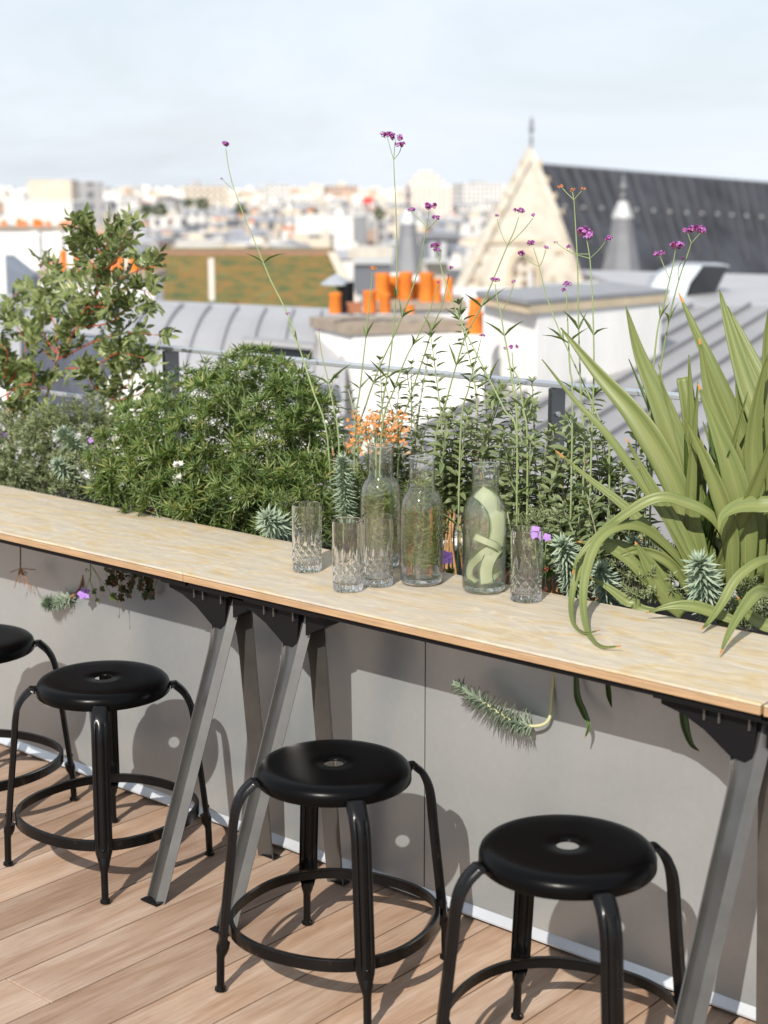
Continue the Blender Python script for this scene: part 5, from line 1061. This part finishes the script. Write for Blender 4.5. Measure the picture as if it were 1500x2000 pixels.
# dormer below the barrel roof; its shade is put into the dark slate colour
dm = origin(at(160, 760, 9.6), 'dark blue grey slate dormer in shade below the barrel roof', 'slate_dormer', 'dormer')
fin(MB().prism([at(40, 655, 9.6), at(225, 672, 9.4), at(215, 830, 9.4), at(40, 830, 9.6)], FWD * .4), 'dormer_front', simple('shaded_blue_slate', (.045, .052, .075), .5, var=.5, vscale=3, stretch=(4, 4, .5)), dm)
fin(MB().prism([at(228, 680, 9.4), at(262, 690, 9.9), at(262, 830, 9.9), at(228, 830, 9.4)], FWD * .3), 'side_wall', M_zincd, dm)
dm2 = origin(at(545, 690, 10), 'low dark roof window strip under the barrel roof', 'roof_window', 'roof window')
fin(MB().prism([at(478, 672, 10.3), at(610, 684, 10.3), at(610, 712, 10.3), at(478, 700, 10.3)], FWD * .1), 'glazing', simple('dark_glazing', (.05, .055, .06), .2), dm2)
fin(MB().prism([at(470, 662, 10.2), at(612, 674, 10.2), at(612, 683, 10.2), at(470, 671, 10.2)], FWD * .2), 'frame', M_zincd, dm2)
lw = origin(at(380, 830, 9), 'low white parapet seen through the shrub below the railing', 'parapet_wall', 'wall'); mb, _ = vbox(205, 330, 742, 980, 8.6, .3); fin(mb, 'wall_face', M_white, lw)
# moss covered roof
ms = origin(at(480, 600, 30), 'steep mossy roof mottled rust and olive, centre left', 'mossy_roof_building', 'building')
fin(MB().prism([at(285, 497, 34), at(640, 497, 34), at(690, 606, 29), at(300, 606, 29)], FWD * 4), 'roof', M_moss, ms)
fin(MB().prism([at(280, 493, 34.2), at(642, 493, 34.2), at(642, 498, 34.2), at(280, 498, 34.2)], FWD * .5), 'ridge', simple('reddish_ridge', (.30, .14, .11), .85), ms)
fin(MB().prism([at(640, 494, 33.9), at(656, 494, 33.9), at(708, 606, 28.9), at(692, 606, 28.9)], FWD * .6), 'gable_coping', simple('gable_coping_stone', (.55, .47, .38), .9), ms)
mb, _ = vbox(290, 700, 606, 800, 29.2, 4); fin(mb, 'wall', M_white, ms)
mb, _ = vbox(407, 417, 505, 588, 28.5, .1); fin(mb, 'flue_pipe', simple('pale_pipe', (.6, .55, .5), .6), ms)
fin(MB().prism([at(500, 494, 40), at(555, 474, 40), at(612, 494, 40)], FWD * 3), 'dormer_roof', M_zincd, ms)
# left chimney wall with pots, two tiers
lc = origin(at(80, 530, 42), 'broad white chimney wall with a line of small orange pots at the left', 'chimney_stack', 'chimney', 'chimney stacks on the neighbouring roofs')
mb, _ = vbox(-30, 152, 449, 800, 42, 2.0); fin(mb, 'stack_body', M_white, lc); mb, _ = vbox(-32, 154, 443, 448.7, 41.9, 2.2); fin(mb, 'cap', M_cap, lc)
for q in ((8, 10), (38, 12), (50, 9), (70, 12), (80, 10), (95, 9), (120, 8), (131, 10), (146, 14)): pot(lc, q[0], 443 - q[1] * 1.3, 444, q[1], 42.5)
for x_ in (60, 105, 128): mb, _ = vbox(x_, x_ + 14, 452, 800, 41.8, .3); fin(mb, 'pilaster', M_white, lc)
l2 = origin(at(180, 545, 24), 'low stone chimney with tall orange pots behind the mastic shrub', 'chimney_stack', 'chimney', 'chimney stacks on the neighbouring roofs')
mb, _ = vbox(55, 300, 546, 640, 24, 1.0); fin(mb, 'stack_body', M_greywall, l2); mb, _ = vbox(50, 305, 533, 545.7, 23.9, 1.2); fin(mb, 'cap', M_cap, l2)
for q in ((97, 503, 12), (111, 508, 10), (125, 490, 15), (150, 499, 12), (176, 510, 14), (202, 508, 16), (222, 500, 13), (236, 492, 13), (263, 500, 22), (292, 496, 18)): pot(l2, q[0], q[1], 534, q[2], 24.3, M_potb if q[0] in (111,) else M_pot)
pp = origin(at(2, 600, 16), 'pale blurred vertical pipe at the left edge', 'vent_pipe', 'pipe'); mb, _ = vbox(-6, 8, 482, 600, 16, .05); fin(mb, 'pipe', M_white, pp)
lr = origin(at(60, 570, 20), 'dark slate lean-to roof at the left edge', 'lean_to_roof', 'roof'); fin(MB().prism([at(10, 500, 21), at(60, 540, 20), at(60, 640, 20), at(-40, 640, 20), at(-40, 500, 21)], FWD * .5), 'roof_sheet', simple('blue_zinc', (.13, .15, .19), .5), lr)

# ================================================================= CHURCH
cb = at(1020, 600, 92); chh = thing('church', (cb.x, cb.y, cb.z), 'cream stone church gable with a long dark slate roof and turrets', 'church')
fin(slab(MB(), [(1037, 300), (1156, 592), (1160, 760), (868, 760), (884, 592)], 92, 1.6), 'facade', M_stone, chh)
fin(slab(slab(MB(), [(1037, 286), (1048, 306), (1170, 600), (1154, 600), (1037, 312)], 91.8, 2.2), [(1037, 286), (1026, 306), (870, 600), (886, 600), (1037, 312)], 91.8, 2.2), 'coping', M_stone, chh)
for q in range(9):
    for sg in (-1, 1):
        f_ = (q + .7) / 9.4; x_ = 1037 + sg * (8 + f_ * 132); y_ = 296 + f_ * 300; mb = MB(); c = at(x_, y_, 91.9); mb.obox(c, Rv * .12, FWD * .15, Vector((0, 0, .16))); fin(mb, 'crocket', M_stone2, chh)
fr = fin(slab(MB(), [(950, 468), (1062, 468), (1062, 476), (950, 476)], 91.85, .3), 'string_course', M_stone2, chh)
tr = fin(slab(MB(), [(992, 600), (992, 520), (998, 500), (1012, 486), (1024, 482), (1036, 486), (1050, 500), (1056, 520), (1056, 600), (1046, 600), (1046, 524), (1040, 508), (1024, 496), (1008, 508), (1002, 524), (1002, 600)], 91.7, .28), 'window', M_stone2, chh)
for (x_, y_, r_) in ((1024, 512, 6), (1005, 532, 7), (1024, 534, 5), (1043, 532, 7), (1024, 553, 6)):
    mb = MB(); c = at(x_, y_, 91.95); n = 12; mb.prism([c + Rv * math.cos(i * 6.283 / n) * r_ * 92 / F + Vector((0, 0, 1)) * math.sin(i * 6.283 / n) * r_ * 92 / F for i in range(n)], FWD * .04); mb.v = [tuple(Vector(p) - FWD * .06) for p in mb.v]; fin(mb, 'tracery', M_recess, tr)
fin(slab(MB(), [(1032, 530), (1040, 530), (1040, 590), (1032, 590)], 91.6, .1), 'window', M_leadl, chh)
for x_ in (935, 1080): fin(slab(MB(), [(x_ - 9, 600), (x_ - 5, 566), (x_, 536), (x_ + 5, 566), (x_ + 9, 600)], 91.5, .4), 'niche', M_stone2, chh)
for x_, y_ in ((946, 488), (1090, 492)): fin(slab(MB(), [(x_ - 8, y_ - 4), (x_ + 8, y_ - 4), (x_ + 8, y_ + 4), (x_ - 8, y_ + 4)], 91.9, .05), 'slot', M_stone2, chh)
# main roof
Ra, Rb = at(1056, 322, 93.5), at(1600, 366, 112); Ea = at(1172, 612, 88); rn = (Rb - Ra).cross(Ea - Ra).normalized()
def onroof(x_, y_, lift=0.0): v = ray(x_, y_); return C0 + v * ((Ra - C0).dot(rn) / v.dot(rn)) - rn * (lift if rn.dot(Dv) > 0 else -lift)
Eb = onroof(1640, 640)
rf = fin(MB().prism([Ra, Rb, Eb, Ea], (FWD * .6)), 'roof', M_slate, chh)
sl_ = simple('slate_ribs', (.050, .051, .060), .6)
for i in range(26):
    f_ = (i + .5) / 26; p, q = Ra.lerp(Rb, f_), Ea.lerp(Eb, f_); e = p.lerp(q, random.uniform(.35, .95)); ww = Rv * random.uniform(.05, .22); fin(MB().prism([p - FWD * .12, p - FWD * .12 + ww, e + ww * .7 - FWD * .12, e - FWD * .12], FWD * .10), 'lead_streak', sl_, rf)
fin(MB().prism([Ra + Vector((0, 0, .1)), Rb + Vector((0, 0, .1)), Rb - Vector((0, 0, .06)), Ra - Vector((0, 0, .06))], FWD * .5), 'ridge', M_lead, rf)
for i, (x_, y_) in enumerate(((1102, 405), (1138, 408), (1174, 409), (1242, 412), (1275, 414), (1307, 416), (1340, 418), (1370, 419), (1400, 420), (1428, 422), (1457, 424), (1486, 426))):
    c = onroof(x_, y_, .05); tt_ = (c - C0).dot(Dv); r_ = 4.6 * tt_ / F; mb = MB(); mb.lathe([(r_ * 1.0, 0), (r_ * .9, .1), (.001, .16)], 12, c=(0, 0, 0)); rot = (-rn if rn.dot(Dv) > 0 else rn).to_track_quat('Z', 'Y').to_matrix(); mb.v = [tuple(rot @ Vector(p) + c) for p in mb.v]; fin(mb, 'roof_vent', MATS.get('roof_vent_grey') or simple('roof_vent_grey', (.20, .20, .215), .4), rf, 60)
# gable finial
mb = MB(); c = at(1037, 300, 92.2); k = 92.2 / F; mb.lathe([(6 * k, 0), (3 * k, 10 * k), (2.0 * k, 22 * k), (4.5 * k, 26 * k), (2.0 * k, 30 * k), (2 * k, 40 * k), (5.5 * k, 45 * k), (5.5 * k, 50 * k), (2 * k, 53 * k), (4 * k, 58 * k), (4 * k, 63 * k), (1.5 * k, 66 * k), (1.0 * k, 72 * k), (.001, 73 * k)], 10, c=c); fin(mb, 'finial', M_lead, chh, 50)
def turret(x_, yb, yt, wb, dist, cap, name='turret', par=None):
    c = at(x_, yb, dist); k = dist / F; h = (yb - yt) * k; w_ = wb * k / 2; mb = MB(); mb.lathe([(w_, 0), (w_ * .86, h * .12), (w_ * .66, h * .4), (w_ * .5, h * .62), (w_ * .42, h * .80)], 8, c=c, phase=.3); o = fin(mb, name, M_lead, par)
    mb = MB(); mb.lathe([(w_ * .46, h * .795), (w_ * .46, h * .82), (w_ * .2, h * 1.0), (.01, h * 1.0)], 8, c=c, phase=.3); mb.v = [tuple(p) for p in W(par, mb.v)]; mb.build('turret_cap', cap, o, 0)
    mb = MB(); fh = 55 * k; z0 = h * .98; mb.lathe([(4 * k, z0), (3 * k, z0 + fh * .15), (6.5 * k, z0 + fh * .22), (3 * k, z0 + fh * .32), (3 * k, z0 + fh * .45), (7 * k, z0 + fh * .52), (6 * k, z0 + fh * .62), (2.5 * k, z0 + fh * .7), (4 * k, z0 + fh * .8), (1.2 * k, z0 + fh * .9), (.001, z0 + fh)], 8, c=c); mb.v = [tuple(p) for p in W(par, mb.v)]; mb.build('finial', M_lead, o, 50); return o
o = turret(1212, 556, 396, 92, 78, M_leadl, 'turret', chh)
mb, _ = vbox(1154, 1268, 556, 572, 77, 3.0); fin(mb, 'turret_base', simple('white_stone', (.7, .69, .66), .8), chh); mb, _ = vbox(1160, 1262, 572, 640, 77.3, 2.6); fin(mb, 'turret_wall', M_stone2, chh)
for x_ in (1168, 1183, 1237, 1251): mb = MB(); mb.lathe([(.13, -.13), (.13, .1), (.02, .16)], 10, c=at(x_, 549, 76.8)); fin(mb, 'roof_vent', M_leadl, chh, 50)
sp = thing('spire', at(796, 540, 84), 'slender pointed grey lead spire behind the orange pots', 'spire'); turret(796, 548, 412, 84, 84, M_leadl, 'spire_cone', sp); mb, _ = vbox(752, 840, 548, 640, 83, 3); fin(mb, 'tower_wall', M_lead, sp)
# dark mansard with dormers by the church
mz = thing('mansard_building', at(880, 560, 70), 'cream building with dark grey mansard and pale dormers left of the gable', 'building')
mb, _ = vbox(828, 876, 512, 700, 70, 6); fin(mb, 'wall', M_stone, mz); fin(MB().prism([at(826, 511, 69.8), at(878, 511, 69.8), at(898, 468, 71.5), at(826, 468, 71.5)], FWD * 6), 'roof', simple('mansard_grey', (.13, .14, .16), .5), mz); mb, _ = vbox(822, 902, 461, 468, 71.2, 7); fin(mb, 'cornice', M_lead, mz)
for x_ in (846, 866): mb, _ = vbox(x_ - 6, x_ + 6, 474, 505, 69.6, 1.2); fin(mb, 'dormer', M_leadl, mz)
mb, _ = vbox(828, 884, 506, 514, 69.3, .4); fin(mb, 'gutter', M_leadl, mz)
sm = thing('mansard_building', at(720, 560, 60), 'dark slate roof with a pale gutter between moss roof and spire', 'building'); fin(MB().prism([at(690, 520, 60), at(764, 515, 60), at(764, 640, 58), at(690, 640, 58)], FWD * 4), 'roof', simple('dark_slate_plain', (.09, .095, .11), .5), sm); mb, _ = vbox(690, 764, 507, 516, 59.8, 4.2); fin(mb, 'gutter', M_leadl, sm); mb, _ = vbox(680, 762, 490, 507, 62, 6); fin(mb, 'wall', M_stone, sm)
hz = thing('long_roof_building', at(1000, 640, 40), 'long low roof deck below the church gable', 'building'); mb, _ = vbox(860, 1420, 600, 760, 40, 8); fin(mb, 'wall', M_greywall, hz)
mb, _ = vbox(1120, 1520, 590, 600, 38, 8); fin(mb, 'roof', M_zinc, hz)

# ================================================================= FAR CITY
WALLS = {'white': (0.64, 0.625, 0.60), 'cream': (0.57, 0.50, 0.41), 'grey': (0.33, 0.33, 0.34), 'rosy': (0.46, 0.33, 0.26)}
FM = {k: facade('facade_' + k, v, sx=3.0 + i * .3) for i, (k, v) in enumerate(WALLS.items())}
PM = {k: simple('plain_' + k, v, .85, var=.1, vscale=.3) for k, v in WALLS.items()}
RM = {'zinc grey': simple('roof_zinc_grey', (.24, .25, .28), .5, var=.2, vscale=.3), 'flat pale': simple('roof_flat_pale', (.58, .57, .55), .8), 'dark slate': simple('roof_dark_slate', (.085, .09, .105), .5), 'brick red': simple('roof_brick_red', (.38, .16, .10), .85)}
rc = random.Random(21)
def city_building(x0, x1, yt, t, wall, roof, label, group, depth=None, plain=False, parts=True, turn=None, zb=-26):
    a = at(x0, yt, t); b = at(x1, yt, t); w_ = (b - a); w_.z = 0; W_ = w_.length; D_ = depth or W_ * rc.uniform(.6, 1.1); tn = rc.uniform(-.5, .5) if turn is None else turn
    c = a + w_ / 2; rh = {'zinc grey': .16, 'flat pale': .02, 'dark slate': .22, 'brick red': .14}[roof] * min(W_, 16); zt = a.z - rh
    o = thing('city_building', (c.x, c.y, zb), label, 'building', group, YAW + tn); h = zt - zb
    MB().box(-W_ / 2, W_ / 2, 0, D_, 0, h).build('wall', PM[wall] if plain else FM[wall], o, 0)
    i_ = min(W_, D_) * (.22 if roof != 'flat pale' else .02); q = W_ * .012 + .05
    mb = MB(); mb.add([(-W_ / 2 - q, -q, h + .01), (W_ / 2 + q, -q, h + .01), (W_ / 2 + q, D_ + q, h + .01), (-W_ / 2 - q, D_ + q, h + .01), (-W_ / 2 + i_, i_, h + rh), (W_ / 2 - i_, i_, h + rh), (W_ / 2 - i_, D_ - i_, h + rh), (-W_ / 2 + i_, D_ - i_, h + rh)], [(3, 2, 1, 0), (4, 5, 6, 7), (0, 1, 5, 4), (1, 2, 6, 5), (2, 3, 7, 6), (3, 0, 4, 7)]); mb.build('roof', RM[roof], o, 0)
    if parts and roof != 'flat pale':
        for k in range(rc.choice((1, 2, 2, 3))):
            xx = rc.uniform(-W_ / 2 + .6, W_ / 2 - .6); cw_ = rc.uniform(.04, .09) * W_; ch_ = rc.uniform(.08, .16) * min(W_, 18); y_ = rc.uniform(.2, .7) * D_
            s_ = MB().box(xx - cw_ / 2, xx + cw_ / 2, y_, y_ + cw_ * 2.5, h + rh * .3, h + rh + ch_).build('chimney', PM[rc.choice(('white', 'cream', 'white'))], o, 0)
            if t < 420 and rc.random() < .6: MB().box(xx - cw_ * .35, xx + cw_ * .35, y_ + .2, y_ + cw_ * 2, h + rh + ch_ + .02, h + rh + ch_ + .09 * min(W_, 12)).build('chimney_pot', M_pot, s_, 0)
    elif parts:
        for k in range(rc.choice((1, 2))): xx = rc.uniform(-W_ * .35, W_ * .2); ww = rc.uniform(.12, .3) * W_; MB().box(xx, xx + ww, D_ * .3, D_ * .7, h + rh + .01, h + rh + rc.uniform(.08, .2) * min(W_, 16)).build('roof_hut', PM[rc.choice(('white', 'grey', 'cream'))], o, 0)
    return o
def glabel(wall, roof): return f'small blurred {wall} building with a {roof} roof in the distant city', f'distant {wall} buildings with {roof} roofs'
layers = [(130, 95, 482, 10), (180, 80, 466, 10), (260, 62, 450, 12), (360, 52, 434, 12), (500, 42, 419, 12), (720, 34, 404, 11), (1000, 28, 392, 10)]
for (t_, wp, yb, jit) in layers:
    x_ = -60 + rc.uniform(0, wp * .5)
    while x_ < 985:
        ww = wp * rc.uniform(.6, 1.35); wall = rc.choices(('white', 'cream', 'grey', 'rosy'), (6, 3, 1.2, .8))[0]; roof = rc.choices(('zinc grey', 'flat pale', 'dark slate', 'brick red'), (4.5, 4, 1.6, .5))[0]
        yt = yb + rc.uniform(-jit, jit); lab, grp = glabel(wall, roof)
        skip = (t_ < 200 and (660 < x_ < 700))
        if not skip and rc.random() < .93: city_building(x_, x_ + ww, yt, t_ * rc.uniform(.93, 1.08), wall, roof, lab, grp, parts=t_ < 800)
        x_ += ww * rc.uniform(.75, 1.1)
# landmarks one can point to
city_building(56, 138, 350, 300, 'cream', 'flat pale', 'tall beige windowless tower block at the upper left', None, 20, True, False, .12)
city_building(10, 140, 392, 270, 'white', 'flat pale', 'bright white block in front of the beige tower', None, 18, True, False, .05)
city_building(140, 200, 354, 420, 'grey', 'flat pale', 'grey flat-topped block right behind the beige tower', None, 25, False, False, .2)
city_building(520, 568, 361, 900, 'white', 'flat pale', 'white stepped tower on the skyline left of centre', None, 40, False, True, .1)
city_building(576, 690, 421, 240, 'white', 'flat pale', 'big plain white block in the middle distance above the moss roof', None, 14, True, True, -.15)
city_building(360, 445, 362, 800, 'cream', 'flat pale', 'wide terraced cream block on the skyline left of the tallest stems', None, 60, False, True, .1)
city_building(905, 985, 358, 1100, 'white', 'flat pale', 'white slab blocks on the skyline left of the church gable', None, 60, False, True, .1)
city_building(640, 700, 362, 1300, 'rosy', 'flat pale', 'rosy block on the skyline left of the spire', None, 60, False, True, .1)
dmn = thing('domed_building', at(832, 400, 900), 'pinkish white stepped building rising highest on the centre skyline', 'building')
for i, (x0, x1, y0) in enumerate(((785, 885, 366), (798, 868, 352), (808, 858, 343), (818, 846, 335))):
    mb, _ = vbox(x0, x1, y0, 440, 900 + i * 8 + 0.0, 30 - i * 4, zlow=-26); fin(mb, 'storey', facade('facade_pinkish', (.74, .62, .55), sx=4) if i == 0 else MATS['facade_pinkish'], dmn)
rs_ = thing('rooftop_sign', at(718, 391, 700), 'small red hoarding on a distant roof left of the spire', 'hoarding'); mb, _ = vbox(709, 728, 385, 397, 640, 2); fin(mb, 'sign_panel', simple('red_paint', (.70, .04, .03), .6), rs_); mb, _ = vbox(716, 721, 397, 425, 641, 1); fin(mb, 'sign_post', M_lead, rs_)
# everything farther merges into one mass, with some greenery
mb = MB()
for (t_, wp, yb) in ((1300, 24, 384), (1700, 20, 378), (2300, 18, 373), (3000, 16, 369)):
    x_ = -80
    while x_ < 1650:
        ww = wp * rc.uniform(.5, 1.5); a = at(x_, yb + rc.uniform(-5, 5) - (6 if rc.random() < .15 else 0), t_); b = at(x_ + ww, yb, t_); w_ = b - a; w_.z = 0; mb.m = rc.choices((0, 1, 2, 3), (6, 3, 2, 1))[0]
        mb.obox(Vector((a.x, a.y, (a.z - 27) / 2)) + w_ / 2 + FWD * 10, w_ / 2, FWD * 10, (0, 0, (a.z + 27) / 2)); x_ += ww * rc.uniform(.6, 1.0)
tag(mb.build('far_city', [PM['white'], PM['cream'], PM['grey'], PM['rosy']], None, 0), 'hazy mass of far city blocks along the horizon', 'city', kind='stuff')
M_tree = leafmat('far_tree_green', [(0.05, 0.08, 0.025), (0.09, 0.12, 0.04)], .6, .1)
for i, (x_, y_, r_, t_) in enumerate(((312, 412, 14, 380), (285, 408, 10, 390), (395, 400, 12, 600), (368, 398, 9, 610), (250, 430, 10, 330), (610, 415, 9, 480), (470, 408, 10, 520), (740, 418, 10, 460))):
    c = at(x_, y_, t_); k = t_ / F; t = thing('city_tree', (c.x, c.y, -26), 'small blurred green tree among the distant buildings', 'tree', 'trees among the distant buildings'); lv = Leaves()
    for _ in range(260): u = rvec(); u.normalize(); p = c + u * r_ * k * random.uniform(.5, 1.05); lv.add(p, u + rvec(.5), rvec(), r_ * k * .35, r_ * k * .3)
    lv.build('crown', T_oval, M_tree, t); MB().tube(W(t, [c, (c.x, c.y, -26)]), [.2, .4], 6).build('trunk', M_twig, t)
